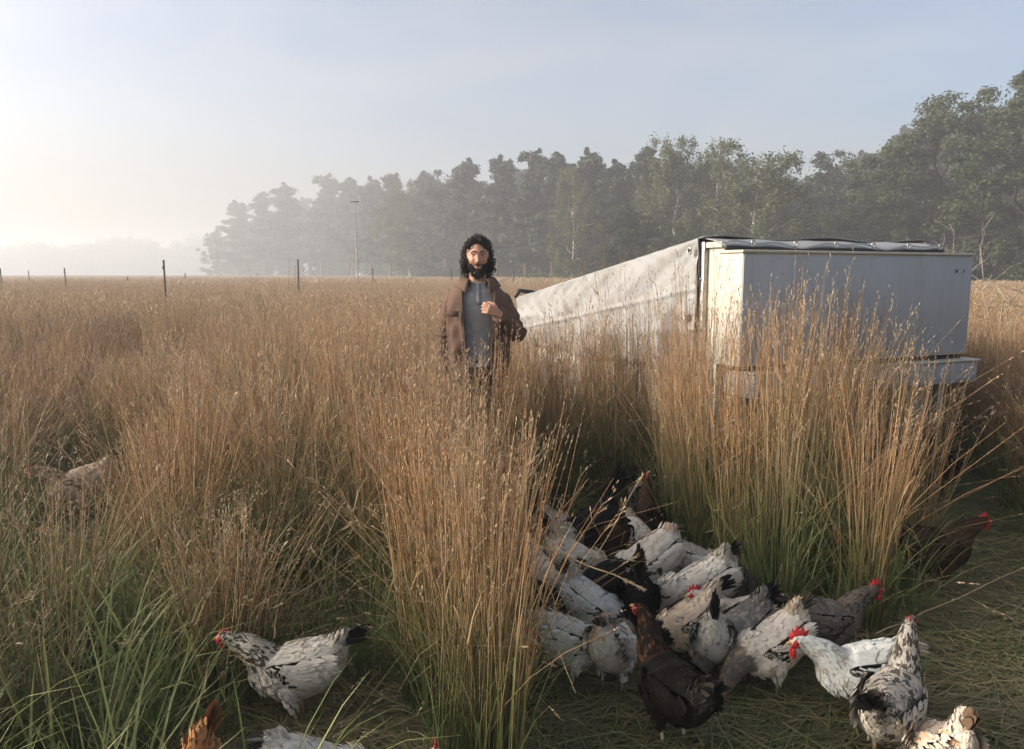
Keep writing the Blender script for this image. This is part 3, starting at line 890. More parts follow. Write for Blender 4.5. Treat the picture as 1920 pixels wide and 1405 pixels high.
    rg = region(uf); col = np.zeros((nf, 3))
    # patchy flecking: the chance of a dark feather varies over the bird
    ph = rng.random(3) * 6
    patch = .5 + .9 * (np.sin(Pp[:, 0] * 23 + ph[0]) * np.sin(Pp[:, 2] * 27 + ph[1]) * np.sin(Pp[:, 1] * 21 + ph[2]) + .35)
    for k in range(4):
        sel = rg == k
        a_, b_, p_ = specs[k]
        dk = rng.random(sel.sum()) < p_ * np.clip(patch[sel], .1, 2)
        c = np.where(dk[:, None], np.array(b_), np.array(a_)); col[sel] = c * (.95 + .1 * rng.random((sel.sum(), 1)))
    b = MB()
    FV, FQ, FT, FC, FN = feather_cards(Pp, B, Nn, Ln, Wd, .06 + .09 * rng.random(nf), np.clip(col, 0, 1)); b.add(FV, FQ, FT, col=FC, nrm=FN)
    for s in (-1, 1):    # thigh and belly fluff
        m = 60; q = rng.random(m); aa = rng.random(m) * 6.28
        c = np.array([.015, s * .056, .215]) + np.stack([-.012 * q, 0 * q, -.10 * q], 1)
        r_ = (.056 * (1 - q) + .016 * q)[:, None]; nn = np.stack([np.cos(aa), np.sin(aa), 0 * aa], 1)
        bb = np.tile([-.25, 0, -1.], (m, 1)); bb /= np.linalg.norm(bb, axis=1, keepdims=True)
        FV, FQ, FT, FC, FN = feather_cards(c + nn * r_, bb, nn, .03, .018, .12, pick((body_s[0], body_s[0], 0), rng, m)); b.add(FV, FQ, FT, col=FC, nrm=FN)
    tag(b.obj('plumage', M_PLUME, o), kind='stuff')
    # wings
    ct, st_ = math.cos(th), math.sin(th)
    def tf(A):
        A = np.array(A, float); z = A[..., 2] - .255; x = A[..., 0].copy()
        A[..., 0] = x * ct - z * st_; A[..., 2] = .255 + x * st_ + z * ct
        return A
    for s in (-1, 1):
        t = np.linspace(0, 1, 12)
        c = np.stack([.09 - .27 * t, s * (.088 + .022 * np.sin(t * 2.6) - .045 * t ** 2), .292 - .03 * np.sin(t * 3) + .03 * t ** 2], 1)
        hh = .060 * np.sin(np.clip(t * .96 + .012, 0, 1) * np.pi) ** .6 + .001; ww = .014 * np.sin(np.clip(t * .97 + .012, 0, 1) * np.pi) ** .6 + .001
        aw = np.arange(10) * 2 * np.pi / 10
        Vw = c[:, None] + np.stack([0 * aw, np.cos(aw), 0 * aw], 1)[None] * ww[:, None, None] + np.stack([0 * aw, 0 * aw, np.sin(aw)], 1)[None] * hh[:, None, None]
        wb = MB(); Vw = tf(Vw.reshape(-1, 3)); wb.add(Vw, grid_q(12, 10, True), col=np.array(body_s[0]) * .95, nrm=np.stack([0 * hh[:, None] + 0 * aw, np.cos(aw) / ww[:, None], np.sin(aw) / hh[:, None]], -1).reshape(-1, 3) / np.linalg.norm(np.stack([0 * hh[:, None] + 0 * aw, np.cos(aw) / ww[:, None], np.sin(aw) / hh[:, None]], -1).reshape(-1, 3), axis=1, keepdims=True))
        nw = 150; tw_ = rng.random(nw) * .85; zz = rng.random(nw) * 2 - 1
        ci = np.stack([np.interp(tw_, t, c[:, k]) for k in range(3)], 1); hi = np.interp(tw_, t, hh); wi = np.interp(tw_, t, ww)
        pw = ci + np.stack([0 * zz, s * wi * np.sqrt(1 - zz ** 2 * .9), hi * zz * .95], 1)
        nw_ = np.stack([0 * zz, s * np.sqrt(1 - zz ** 2 * .6), zz * .6], 1); nw_ /= np.linalg.norm(nw_, axis=1, keepdims=True)
        bw = np.tile([-1., 0, -.12], (nw, 1)) + rng.normal(size=(nw, 3)) * .06; bw -= nw_ * (bw * nw_).sum(1, keepdims=True); bw /= np.linalg.norm(bw, axis=1, keepdims=True)
        lw = .045 + .05 * tw_ + .01 * rng.random(nw)
        FV, FQ, FT, FC, FN = feather_cards(pw, bw, nw_, lw * .75, .021, .02 + .04 * rng.random(nw), pick((body_s[0], body_s[1], body_s[2] * .45), rng, nw))
        wb.add(tf(FV), FQ, FT, col=FC, nrm=FN)
        wb.obj('wing', M_PLUME, o, False)
    # tail
    tb = tf(np.array([[-.185, 0, .345]]))[0]
    blade_tail(tb, R(tail) - th * .5, tl, 11, tail_s, rng, fan).obj('tail', M_PLUME, o)
    # fluff cushion at the tail root
    m = 90; e = R(tail) - th * .5; q = rng.random(m); aa = rng.random(m) * 6.28
    dr = np.array([-math.cos(e), 0, math.sin(e)]); up2 = np.array([math.sin(e), 0, math.cos(e)])
    nn = np.cos(aa)[:, None] * np.array([0, 1., 0]) + np.sin(aa)[:, None] * up2
    c = tb + np.array([.03, 0, -.02]) + dr * (q * tl * .5)[:, None] + nn * (.045 * (1 - q) + .012)[:, None]
    FV, FQ, FT, FC, FN = feather_cards(c, np.tile(dr, (m, 1)) + rng.normal(size=(m, 3)) * .10, nn, .038, .018, .04, pick(rump_s, rng, m))
    b = MB(); b.add(FV, FQ, FT, col=FC, nrm=FN); tag(b.obj('tail_fluff', M_PLUME, o), kind='stuff')
    # head parts
    hi_ = int(10.7 / (len(K) - 1) * 39)
    hp, ht, hu = P[hi_], T[hi_], Up[hi_]
    hl = np.cross(hu, ht)
    M = Matrix(((ht[0], hl[0], hu[0], hp[0]), (ht[1], hl[1], hu[1], hp[1]), (ht[2], hl[2], hu[2], hp[2]), (0, 0, 0, 1)))
    def part(key, nm, off=(0, 0, 0), sc=(1, 1, 1)):
        c = link(bpy.data.objects.new(nm, HEN_PARTS[key]), o)
        c.matrix_local = M @ Matrix.Translation(off) @ Matrix.Diagonal((*sc, 1))
        return c
    part('comb', 'comb', sc=(comb, 1, comb))
    part('beak', 'beak')
    for s in (-1, 1):
        part('wattle', 'wattle', (0, s * .010, 0), (comb, 1, comb)); part('face', 'face_skin', (0, s * .0180, 0)); part('eye', 'eye', (0, s * .0255, 0))
        l = link(bpy.data.objects.new('leg', HEN_PARTS['pleg' if pale else 'leg']), o)
        l.location = (.0, s * .05, 0); l.rotation_euler = (0, 0, s * .15 + rng.normal() * .2)
    return o

HENS = [
 # px, py, yaw, pose, palette, label, extra
 (1498,1204,183,'level','white','white hen with big red comb and flecked neck walking left at the crowd',dict(tail=25,tl=.10,comb=1.25,pale=True,scale=.86,anchor='head')),
 (1706,1172,50,'up','salt','grey and white speckled hen with raised neck before the red-combed white hen',dict(tail=62,tl=.17,scale=.9,comb=.6,anchor='head')),
 (1203,1145,112,'up','bronze','dark bronze hen with a rusty neck standing tall with its back to the camera',dict(tail=72,tl=.15,scale=.9,pale=True,turn=.03,comb=.45,anchor='head')),
 (424,1196,180,'level','flecked','dirty white hen with black tail stepping left alone in the grass clearing',dict(tail=52,tl=.15,scale=.86,comb=.8,anchor='head')),
 (394,1302,248,'peck','ginger','ginger hen cut off by the bottom edge with its tail pointing up',dict(tail=70,tl=.15,scale=.9,fan=.14,anchor='tail')),
 (470,1366,14,'peck','whitehead','white hen cut off by the bottom edge right of the ginger hen',dict(tail=34,tl=.09,anchor='tail')),
 (816,1418,88,'level','white','hen below the bottom edge of which just the red comb shows',dict(anchor='head',tail=20,tl=.06)),
 (1816,1302,97,'peck','creamy','creamy hen at the bottom right corner showing only its brown tail and rump',dict(tail=80,tl=.17,fan=.05,scale=.72,anchor='tail')),
 (1073,1203,8,'peck','white','clean white hen with a white tail in the front left of the crowd',dict(tail=30,tl=.10,pale=True)),
 (1150,1212,62,'peck','tan','round cream hen seen from behind with a brownish tail, left of the bronze hen',dict(tail=72,tl=.12,pale=True)),
 (1335,1198,78,'peck','blacktail','narrow white hen with spiky upright black tail right of the bronze hen',dict(tail=88,tl=.20,fan=.08,pale=True)),
 (1290,1168,200,'peck','blacktail','white hen with a black neck wedged behind the dark bronze hen',dict(tail=40)),
 (1383,1192,205,'peck','grey','dark grey speckled hen with a black tail in the front right of the crowd',dict(tail=62,tl=.14,pale=True)),
 (1446,1212,197,'peck','tan','pale greyish hen with ruffled tan and black tail at the right of the crowd',dict(tail=72,tl=.13,pale=True)),
 (1400,1160,182,'level','white','long white back showing behind the dark grey speckled hen',dict(tail=20,tl=.08)),
 (1305,1108,190,'peck','flecked','big black-flecked white hen bending left with a tufted black tail',dict(tail=68,tl=.11,scale=.95)),
 (1378,1098,62,'peck','grey','fluffy grey-rumped hen turned away beside the big black-flecked white hen',dict(tail=60,tl=.10)),
 (1308,1062,18,'peck','flecked','hen behind the big flecked one showing a barred fan-shaped tail',dict(tail=30,tl=.12,fan=.6)),
 (1195,1122,82,'peck','black','black hen in the middle of the crowd with its tail straight up',dict(tail=82,tl=.24,fan=.12,scale=.84)),
 (1109,1108,195,'peck','black','black hen crouching low between two white hens',dict(tail=20,tl=.08)),
 (1112,1138,-28,'peck','blacktail','white hen with a black-tipped tail standing over the clean white hen',dict(tail=78,tl=.13)),
 (1016,1134,18,'peck','black','black hen at the left edge of the crowd with an upright tail',dict(tail=80,tl=.22)),
 (1012,1085,-60,'peck','whitehead','white hen at the left of the crowd stretching its tail upward',dict(tail=70,tl=.14)),
 (1082,1054,-12,'peck','blacktail','white hen with a black tail under the fallen pale stalk',dict(tail=66,tl=.22)),
 (1210,1062,208,'peck','tan','large cream-backed hen right of the fallen stalk with dark hackles',dict(tail=35,tl=.08,scale=.95)),
 (1200,1016,300,'peck','flecked','small speckled white hen behind the large cream-backed hen',dict(tail=76,tl=.10)),
 (1150,1008,100,'peck','brown','brown mottled hen at the back between the black hen and the speckled white one',dict(tail=60)),
 (1106,990,205,'peck','black','big black hen at the back of the crowd with its tail raised high',dict(tail=70,tl=.25,scale=.9,fan=.16)),
 (1040,990,60,'peck','white','white hen at the back left of the crowd, half behind stems',dict(tail=55,tl=.10)),
 (1063,1020,80,'peck','white','cream rump of a hen just beside the big black hen at the back',dict(tail=40,tl=.07)),
 (1216,972,85,'up','brown','dark brown hen standing upright at the back right of the crowd',dict(tail=70)),
 (1205,930,95,'peck','grey','grey hen farthest back in the crowd with its tail raised among stems',dict(tail=78,tl=.16)),
 (992,1200,318,'level','white','white hen with red face peering out of the stems left of the crowd',dict(tail=50,pale=True,scale=.84,anchor='head')),
 (885,1160,150,'peck','creamy','creamy hen mostly hidden by the tall stems left of the crowd',dict(tail=55)),
 (148,908,215,'level','creamy','pale hen with a reddish face sitting low in the grass at the far left',dict(tail=60,comb=.8,scale=.95)),
 (455,1062,80,'peck','grey','grey-brown hen from behind, half hidden in stems above the stepping hen',dict(tail=10,tl=.06,scale=.9)),
 (508,838,120,'peck','whitehead','pale hen among the stems in the left middle of the field',dict(tail=80,tl=.15)),
 (724,852,60,'peck','flecked','flecked hen barely visible through the tall stems left of the man',dict(tail=60)),
 (850,965,140,'level','flecked','flecked hen hidden in the tall stems in front of the man',dict(tail=50)),
 (1843,978,12,'level','brown','dark brown hen with a red face on the mown path at the right',dict(tail=30,tl=.14,scale=.95,comb=.9,anchor='head')),
 (1640,1106,15,'level','grey','grey hen with a red comb hidden behind the tall stems right of the crowd',dict(tail=45,scale=.8,anchor='head')),
 (1748,806,80,'up','brown','reddish brown hen under the right end of the nest box',dict(tail=50,scale=1.0,anchor='head')),
 (1712,876,175,'level','black','black hen with a red comb beside the reddish brown hen under the nest box',dict(tail=50)),
 (1822,812,20,'level','black','dark hen in the shade of the grass right of the nest box',dict(tail=50)),
 (1192,892,170,'level','black','black hen beside the side wall of the coop behind the stems',dict(tail=60)),
]
for h_ in HENS:
    hen(*h_[:6], **h_[6])
# ---------------------------------------------------------------- man
def man():
    rng = np.random.default_rng(21)
    skin = mat('skin', (.44, .245, .165), .5, .35)
    base(skin, mixc(skin, rng_map(skin, noise(skin, 22, 4), .35, .65), (.46, .26, .175), (.38, .195, .125)))
    skin.node_tree.nodes['Principled BSDF'].inputs['Subsurface Weight'].default_value = .08
    skin.node_tree.nodes['Principled BSDF'].inputs['Subsurface Radius'].default_value = (.01, .004, .002)
    hairm = mat('dark_hair', (.015, .011, .009), .45, .3)
    jack = simple('brown_canvas', (.125, .078, .056), (.085, .053, .039), 7, .85, .15, .3, 220, .002)
    navy = simple('navy_lining', (.02, .025, .04), (.03, .035, .05), 9, .8, .15)
    shirtm = simple('grey_blue_jersey', (.30, .295, .295), (.235, .23, .235), 26, .85, .15, .25, 160, .002)
    trous = simple('dark_olive_twill', (.06, .058, .045), (.045, .045, .036), 12, .85, .15)
    boot = mat('rubber_boot', (.02, .025, .02), .5, .4)
    btn = mat('pale_button', (.55, .52, .46), .4)
    lipm = mat('lips', (.30, .11, .09), .45, .4)
    white = mat('eye_white', (.5, .47, .44), .3); iris = mat('dark_iris', (.015, .01, .008), .2, .5)
    root = empty('person', (-.225, 5.1, 0), R(4), 'bearded man with dark curly hair in brown jacket and grey shirt standing in tall grass', 'person')
    # ---- head surface
    HC = np.array([0, -.012, 1.665])
    def head_pt(d):
        d = np.asarray(d, float); x, y, z = d[..., 0], d[..., 1], d[..., 2]
        low = np.clip(-z, 0, 1); front = np.clip(-y, 0, 1)
        px = x * .076 * (1 - .30 * low ** 1.6); py = y * .098 * (1 - .10 * low); pz = z * .122
        py = py + np.where(y > 0, -.012 * low * y * 4, 0)
        g = lambda cx, cz, sx, sz: np.exp(-((px - cx) / sx) ** 2 - ((pz - cz) / sz) ** 2) * (front > .15)
        out = .012 * g(0, -.018, .011, .028) + .011 * g(0, -.034, .012, .011) + .006 * (g(-.013, -.038, .008, .008) + g(.013, -.038, .008, .008))
        out = out - .0075 * (g(-.031, .004, .017, .012) + g(.031, .004, .017, .012)) + .006 * (g(-.03, .026, .022, .010) + g(.03, .026, .022, .010))
        out = out + .010 * (g(-.044, -.028, .018, .018) + g(.044, -.028, .018, .018)) + .006 * g(0, -.064, .028, .012) + .012 * g(0, -.10, .028, .02)
        py = py - out
        return np.stack([px, py, pz], -1) + HC
    b = MB()
    m, n = 44, 56
    th = np.linspace(0, np.pi, m + 2)[1:-1]; ph = np.arange(n) * 2 * np.pi / n
    D = np.stack([np.sin(th)[:, None] * np.cos(ph), np.sin(th)[:, None] * np.sin(ph), np.repeat(np.cos(th)[:, None], n, 1)], -1)
    V = head_pt(D).reshape(-1, 3); top = head_pt([0, 0, 1.]); bot = head_pt([0, 0, -1.])
    k = m * n
    b.add(np.concatenate([V, [top], [bot]]), grid_q(m, n, True)[:, ::-1],
          [(k, j, (j + 1) % n) for j in range(n)] + [(k + 1, (m - 1) * n + (j + 1) % n, (m - 1) * n + j) for j in range(n)])
    def cap(P, r, nn=12): b.tube(P, r, nn)
    cap([(0, .01, 1.40), (0, .012, 1.50), (0, .004, 1.58), (0, 0, 1.64)], [.075, .060, .056, .055])
    for s in (-1, 1): b.ell((s * .077, .005, 1.66), (.010, .018, .032), 10, 7)
    # torso, legs, arms under the clothes
    Z = [.90, 1.0, 1.1, 1.2, 1.3, 1.38, 1.43, 1.46]; A = [.165, .155, .15, .16, .175, .18, .15, .08]; Bd = [.11, .105, .10, .105, .115, .11, .095, .07]
    def ringloft(Z, A, Bd, nn=24, cx=0, cy=0):
        a = np.arange(nn) * 2 * np.pi / nn
        V = np.concatenate([np.stack([cx + A_ * np.cos(a), cy + B_ * np.sin(a), 0 * a + z], 1) for z, A_, B_ in zip(Z, A, Bd)])
        mm = len(Z); Q = grid_q(mm, nn, True); kk = mm * nn
        T = [(kk, (j + 1) % nn, j) for j in range(nn)] + [(kk + 1, (mm - 1) * nn + j, (mm - 1) * nn + (j + 1) % nn) for j in range(nn)]
        return np.concatenate([V, [(cx, cy, Z[0])], [(cx, cy, Z[-1])]]), Q, T
    b.add(*ringloft(Z, A, Bd))
    for s in (-1, 1):
        cap([(s * .09, 0, .98), (s * .10, 0, .75), (s * .10, -.005, .50), (s * .105, .01, .28), (s * .105, .01, .06)], [.10, .085, .060, .055, .042])
        cap([(s * .105, .03, .05), (s * .11, -.10, .035), (s * .115, -.18, .03)], [.042, .04, .025])
    SR, ER, WR = np.array([-.150, .01, 1.375]), np.array([-.222, .03, 1.14]), np.array([-.225, -.05, .90])      # image-left arm hangs
    SL, EL, WL = np.array([.150, .01, 1.375]), np.array([.262, -.02, 1.155]), np.array([.125, -.225, 1.305])     # image-right arm bent up
    for S_, E_, W__ in ((SR, ER, WR), (SL, EL, WL)):
        cap([S_, (S_ + E_) / 2, E_], [.045, .044, .038]); cap([E_, (E_ + W__) / 2, W__], [.042, .036, .026])
    def hand(W0, fdir, back, thumb_side, curl):
        """palm from the wrist along fdir; back = back-of-hand normal; thumb leaves towards thumb_side"""
        f = np.array(fdir, float); f /= np.linalg.norm(f); bk = np.array(back, float); bk -= f * bk.dot(f); bk /= np.linalg.norm(bk)
        s = np.array(thumb_side, float); s -= f * s.dot(f) + bk * s.dot(bk); s /= np.linalg.norm(s)
        for q in np.linspace(-1, 1, 4):
            cap([W0 + s * q * .012, W0 + f * .042 + s * q * .020, W0 + f * .075 + s * q * .026], [.014, .013, .0105], 8)
        for i, (q, ln) in enumerate(((1, .066), (.33, .074), (-.33, .069), (-1, .054))):
            p = W0 + f * .075 + s * q * .029; pts = [p]; ang = 0
            for j, fr in enumerate((.45, .32, .23)):
                ang += curl * (.9 + .12 * i) * (.8 if j == 0 else 1.0)
                d = f * math.cos(ang) - bk * math.sin(ang)
                p = p + d * ln * fr; pts.append(p)
            cap(pts, [.0076, .0072, .0064, .005], 8)
        t0 = W0 + f * .025 + s * .024
        cap([t0, t0 + f * .022 + s * .022 - bk * .012, t0 + f * .05 + s * .022 - bk * .030, t0 + f * .068 + s * .010 - bk * .040], [.0145, .0125, .0105, .0075], 8)
    fd = np.array([-.86, -.18, .40])
    hand(WL, fd, (-.25, -1, .35), (.3, 0, 1), .70)
    hand(WR, (0, -.25, -1), (-1, 0, 0), (0, -1, 0), .45)
    tmp = b.mesh('body_raw', skin, True)
    ob = bpy.data.objects.new('body_tmp', tmp); COL.objects.link(ob)
    md = ob.modifiers.new('r', 'REMESH'); md.mode = 'VOXEL'; md.voxel_size = .0042; md.use_smooth_shade = True
    dg = bpy.context.evaluated_depsgraph_get(); dg.update()
    me = bpy.data.meshes.new_from_object(ob.evaluated_get(dg)); me.name = 'body'
    bpy.data.objects.remove(ob); bpy.data.meshes.remove(tmp)
    me.materials.clear(); me.materials.append(skin)
    link(bpy.data.objects.new('body', me), root)
    # ---- face details
    for s in (-1, 1):
        c = head_pt([s * .40, -.915, .035]); c = c + np.array([0, .004, 0])
        e = MB(); e.ell(c, (.0125, .009, .0075), 12, 8); eo = e.obj('eye', white, root, True)
        e = MB(); e.ell(c + np.array([0, -.0062, -.0005]), (.0055, .0035, .0055), 10, 6); e.obj('iris', iris, eo, True)
        e = MB(); P = [head_pt(np.array([x, -math.sqrt(max(0.01, 1 - x * x - z * z)), z])) + np.array([0, -.003, 0]) for x, z in
                       [(s * .13, .20), (s * .28, .26), (s * .45, .265), (s * .62, .18)]]
        e.tube(P, [.003, .0042, .0038, .002], 5); e.obj('eyebrow', hairm, root, True)
        e = MB(); P = [head_pt(np.array([x, -math.sqrt(max(0.01, 1 - x * x - z * z)), z])) + np.array([0, -.0025, 0]) for x, z in
                       [(s * .20, .09), (s * .33, .13), (s * .48, .115), (s * .58, .04)]]
        e.tube(P, [.001, .0018, .0018, .001], 5); e.obj('eyelid', hairm, root, True)
    mp = lambda x, z, o: head_pt(np.array([x, -math.sqrt(1 - x * x - z * z), z])) + np.array([0, -o, 0])
    e = MB(); e.tube([mp(-.40, -.44, .003), mp(-.22, -.51, .007), mp(0, -.535, .008), mp(.22, -.51, .007), mp(.40, -.44, .003)], [.002, .004, .0045, .004, .002], 8)
    e.tube([mp(-.38, -.455, .003), mp(-.22, -.585, .007), mp(0, -.635, .009), mp(.22, -.585, .007), mp(.38, -.455, .003)], [.002, .005, .0065, .005, .002], 8)
    te = MB(); te.tube([mp(-.33, -.47, .004), mp(-.2, -.545, .007), mp(0, -.578, .008), mp(.2, -.545, .007), mp(.33, -.47, .004)], [.002, .0045, .0052, .0045, .002], 8); te.obj('teeth', white, root, True)
    e.obj('mouth', lipm, root, True)
    # ---- beard: dark curls rooted over jaw, chin, upper lip
    e = MB()
    cnt = 0
    while cnt < 1300:
        d = rng.normal(size=3); d /= np.linalg.norm(d)
        x, y, z = d
        jaw = z < -.46 - .14 * (abs(x) < .35) + .1 * (abs(x) > .6) and z > -.97 and y < .25
        side = abs(x) > .80 and -.5 < z < -.05 and -.55 < y < .0
        mous = abs(x) < .40 and -.47 < z < -.40 and y < 0
        if not (jaw or side or mous): continue
        if abs(x) < .44 and -.70 < z < -.47 and y < -.5: continue
        p = head_pt(d); nrm = (p - HC) / np.linalg.norm(p - HC)
        ln = .015 if jaw else .009
        if z < -.75: ln = .022
        dr = nrm * .55 + np.array([0, -.05, -.75]) + rng.normal(size=3) * .25
        t = np.linspace(0, 1, 5)[:, None]; a0 = rng.random() * 6
        P = p - nrm * .004 + dr * ln * t + np.stack([np.cos(t[:, 0] * 7 + a0), np.sin(t[:, 0] * 7 + a0), 0 * t[:, 0]], 1) * .003 + nrm * .006 * np.sin(t * 3)
        e.tube(P, [.0034, .0036, .0032, .0024, .0008], 3); cnt += 1
    e.obj('beard', hairm, root, True)
    # ---- hair: thick curls
    e = MB(); cnt = 0
    while cnt < 780:
        d = rng.normal(size=3); d /= np.linalg.norm(d); x, y, z = d
        ok = (z > (.72 if -.40 < x < .18 else .46) and y > -.72) or (y > -.28 and z > -.22 and abs(x) > .5) or (y > .05 and z > -.55)
        if y < -.45 and z < .60: ok = ok and abs(x) > .55
        if not ok: continue
        p = head_pt(d); nrm = (p - HC) / np.linalg.norm(p - HC)
        side = np.array([np.sign(x + .06) * .6, .1, 0])
        ln = .050 + .050 * rng.random() + .035 * (z < .25)
        if y < -.35: ln *= .5
        k_ = 13; t = np.linspace(0, 1, k_)[:, None]
        grav = np.array([0, 0, -1.]) * t ** 1.3 * ln * .8
        outw = (nrm * .85 + side * .15) * (.008 + .036 * rng.random() ** 1.4) * np.sin(np.minimum(t * 2.4, 1.75))
        a0 = rng.random() * 6.3; rr = (.010 + .012 * rng.random()) * (1 if cnt % 7 else 1.5); w = 9 + 7 * rng.random()
        u1 = np.cross(nrm, [0, 0, 1.]) + 1e-3; u1 /= np.linalg.norm(u1)
        hel = rr * np.minimum(1, t * 3) * (np.cos(t * w + a0) * u1 + np.sin(t * w + a0) * (nrm * .7 + np.array([0, 0, .5])))
        P = p - nrm * .003 + outw + grav + hel
        e.tube(P, np.linspace(.0040, .0012, k_) * (1 if cnt % 7 else .45), 4); cnt += 1
    # scalp cap so that no skin shows between the locks
    sel = []
    Dd = D.reshape(-1, 3); ok = ((Dd[:, 2] > .80) & (Dd[:, 1] > -.6)) | ((Dd[:, 2] > .45) & (Dd[:, 1] > -.35)) | ((Dd[:, 1] > -.15) & (Dd[:, 2] > -.30)) | ((Dd[:, 1] > .15) & (Dd[:, 2] > -.6))
    Q = grid_q(m, n, True)[:, ::-1]; Q = Q[ok[Q].all(1)]
    Vc = HC + (V - HC) * 1.06
    e.add(Vc, Q)
    e.obj('hair', hairm, root, True)
    # ---- clothes
    s1 = MB()
    Zs = [.955, 1.0, 1.1, 1.2, 1.3, 1.38, 1.44, 1.475, 1.497, 1.502]; As = [.185, .182, .175, .178, .19, .19, .158, .10, .078, .074]; Bs = [.135, .13, .122, .125, .132, .125, .105, .082, .072, .069]
    nn = 48; a = np.arange(nn) * 2 * np.pi / nn; rows = []
    for z, A_, B_ in zip(np.interp(np.linspace(0, 9, 46), range(10), Zs), np.interp(np.linspace(0, 9, 46), range(10), As), np.interp(np.linspace(0, 9, 46), range(10), Bs)):
        w = 1 + .018 * np.sin(a * 9 + z * 14) * np.clip((1.42 - z) * 4, 0, 1) + .012 * np.sin(z * 70 + 4 * np.sin(a * 3)) * np.clip((1.45 - z) * 5, 0, 1)
        rows.append(np.stack([A_ * np.cos(a) * w, B_ * np.sin(a) * w + .004, 0 * a + z], 1))
    s1.add(np.concatenate(rows), grid_q(46, nn, True))
    so = s1.obj('shirt', shirtm, root, True); md = so.modifiers.new('t', 'SOLIDIFY'); md.thickness = .004
    e = MB(); aa = np.linspace(0, 2 * np.pi, 25); e.tube(np.stack([.076 * np.cos(aa), .070 * np.sin(aa) + .004, 1.502 - .008 * (np.sin(aa) < 0) * -np.sin(aa)], 1), .006, 6, False); e.obj('neckband', shirtm, so, True)
    zz = np.linspace(1.36, 1.495, 12); yy = -np.interp(zz, Zs, Bs) + .0
    e = MB(); e.add(np.concatenate([np.stack([np.full(12, x), yy, zz], 1) for x in (-.013, .013)]), grid_q(2, 12, False)); po = e.obj('placket', shirtm, so, True)
    md = po.modifiers.new('t', 'SOLIDIFY'); md.thickness = .003
    for z in (1.47, 1.43, 1.385):
        yb = -float(np.interp(z, Zs, Bs)) + .004
        e = MB(); e.tube([(0, yb - .002, z), (0, yb - .009, z)], .0055, 10); e.obj('button', btn, so, True)
    # trousers
    t1 = MB(); t1.add(*ringloft([.86, .93, 1.0], [.185, .182, .175], [.13, .13, .125]))
    for s in (-1, 1):
        zz = np.linspace(.90, .12, 26)
        P = np.stack([s * (.095 + .01 * (0.9 - zz)), .004 * np.sin(zz * 9), zz], 1)
        t1.tube(P, np.interp(zz, [.12, .5, .9], [.072, .082, .108]) * (1 + .03 * np.sin(zz * 34)), 16)
    t1.obj('trousers', trous, root, True)
    for s in (-1, 1):
        e = MB(); e.tube([(s * .105, .02, .22), (s * .105, .02, .07)], [.068, .062], 14); e.tube([(s * .105, .05, .05), (s * .11, -.08, .045), (s * .115, -.19, .035)], [.055, .052, .032], 12)
        e.obj('boot', boot, root, True)
    # jacket shell, open at the front
    Zj = [.90, .98, 1.1, 1.2, 1.3, 1.37, 1.42, 1.455, 1.485, 1.50]; Aj = [.206, .204, .200, .200, .206, .200, .182, .148, .103, .09]; Bj = [.185, .175, .165, .165, .168, .158, .138, .112, .088, .082]
    gap = [.30, .30, .33, .36, .38, .42, .50, .62, .80, .88]
    nz, na_ = 64, 60
    zs = np.linspace(.90, 1.50, nz); rows = []
    for z in zs:
        A_, B_, g_ = np.interp(z, Zj, Aj), np.interp(z, Zj, Bj), np.interp(z, Zj, gap)
        a = np.linspace(-np.pi / 2 + g_, 3 * np.pi / 2 - g_, na_)
        ft = np.exp(-np.minimum(a + np.pi / 2 - g_, 3 * np.pi / 2 - g_ - a) * 6)
        w = 1 + (.050 * np.sin(a * 9 + 3 * np.sin(z * 5)) * np.clip((1.40 - z) * 4, .2, 1) + .030 * np.sin(z * 34 + 5 * np.sin(a * 2.5)) + .022 * np.sin(z * 21 - a * 7)) * np.clip((1.44 - z) * 5, 0, 1) + .06 * ft * np.clip((1.47 - z) * 6, 0, 1)
        pw = 2 / 2.5
        rows.append(np.stack([A_ * np.sign(np.cos(a)) * abs(np.cos(a)) ** pw * w, B_ * np.sign(np.sin(a)) * abs(np.sin(a)) ** pw * w + .006, 0 * a + z], 1))
    j = MB(); j.add(np.concatenate(rows), grid_q(nz, na_, False))
    for S_, E_, W__, sd_ in ((SR, ER, WR, 1), (SL, EL, WL, -1)):
        S2 = S_ + np.array([.018 * np.sign(S_[0]), 0, -.005])
        n1 = 40; t = np.linspace(0, 1, n1)[:, None]
        Wc = W__ - (W__ - E_) / np.linalg.norm(W__ - E_) * .005
        P = np.where(t < .5, S2 + (E_ - S2) * t * 2, E_ + (Wc - E_) * (t * 2 - 1))
        P = np.concatenate([P[:1], (P[:-2] + 2 * P[1:-1] + P[2:]) / 4, P[-1:]])
        tt = t[:, 0]
        rr = np.interp(tt, [0, .15, .5, .8, 1], [.053, .062, .059, .053, .048]) * (1 + .14 * np.sin(tt * 55) * np.exp(-((tt - .5) / .22) ** 2) + .06 * np.sin(tt * 29 + 1))
        j.tube(P, rr, 20, True)
    for s in (-1, 1): j.ell((s * .148, .010, 1.375), (.072, .078, .060), 16, 10)
    jo = j.obj('jacket', jack, root, True)
    jo.data.materials.append(navy)
    md = jo.modifiers.new('t', 'SOLIDIFY'); md.thickness = .006; md.offset = 1; md.material_offset = 0
    # folded collar
    e = MB(); nc = 40; rows = []
    aC = np.linspace(-np.pi / 2 + .52, 3 * np.pi / 2 - .52, nc)
    fr = np.exp(-np.minimum(aC - aC[0], aC[-1] - aC) * 2.6)
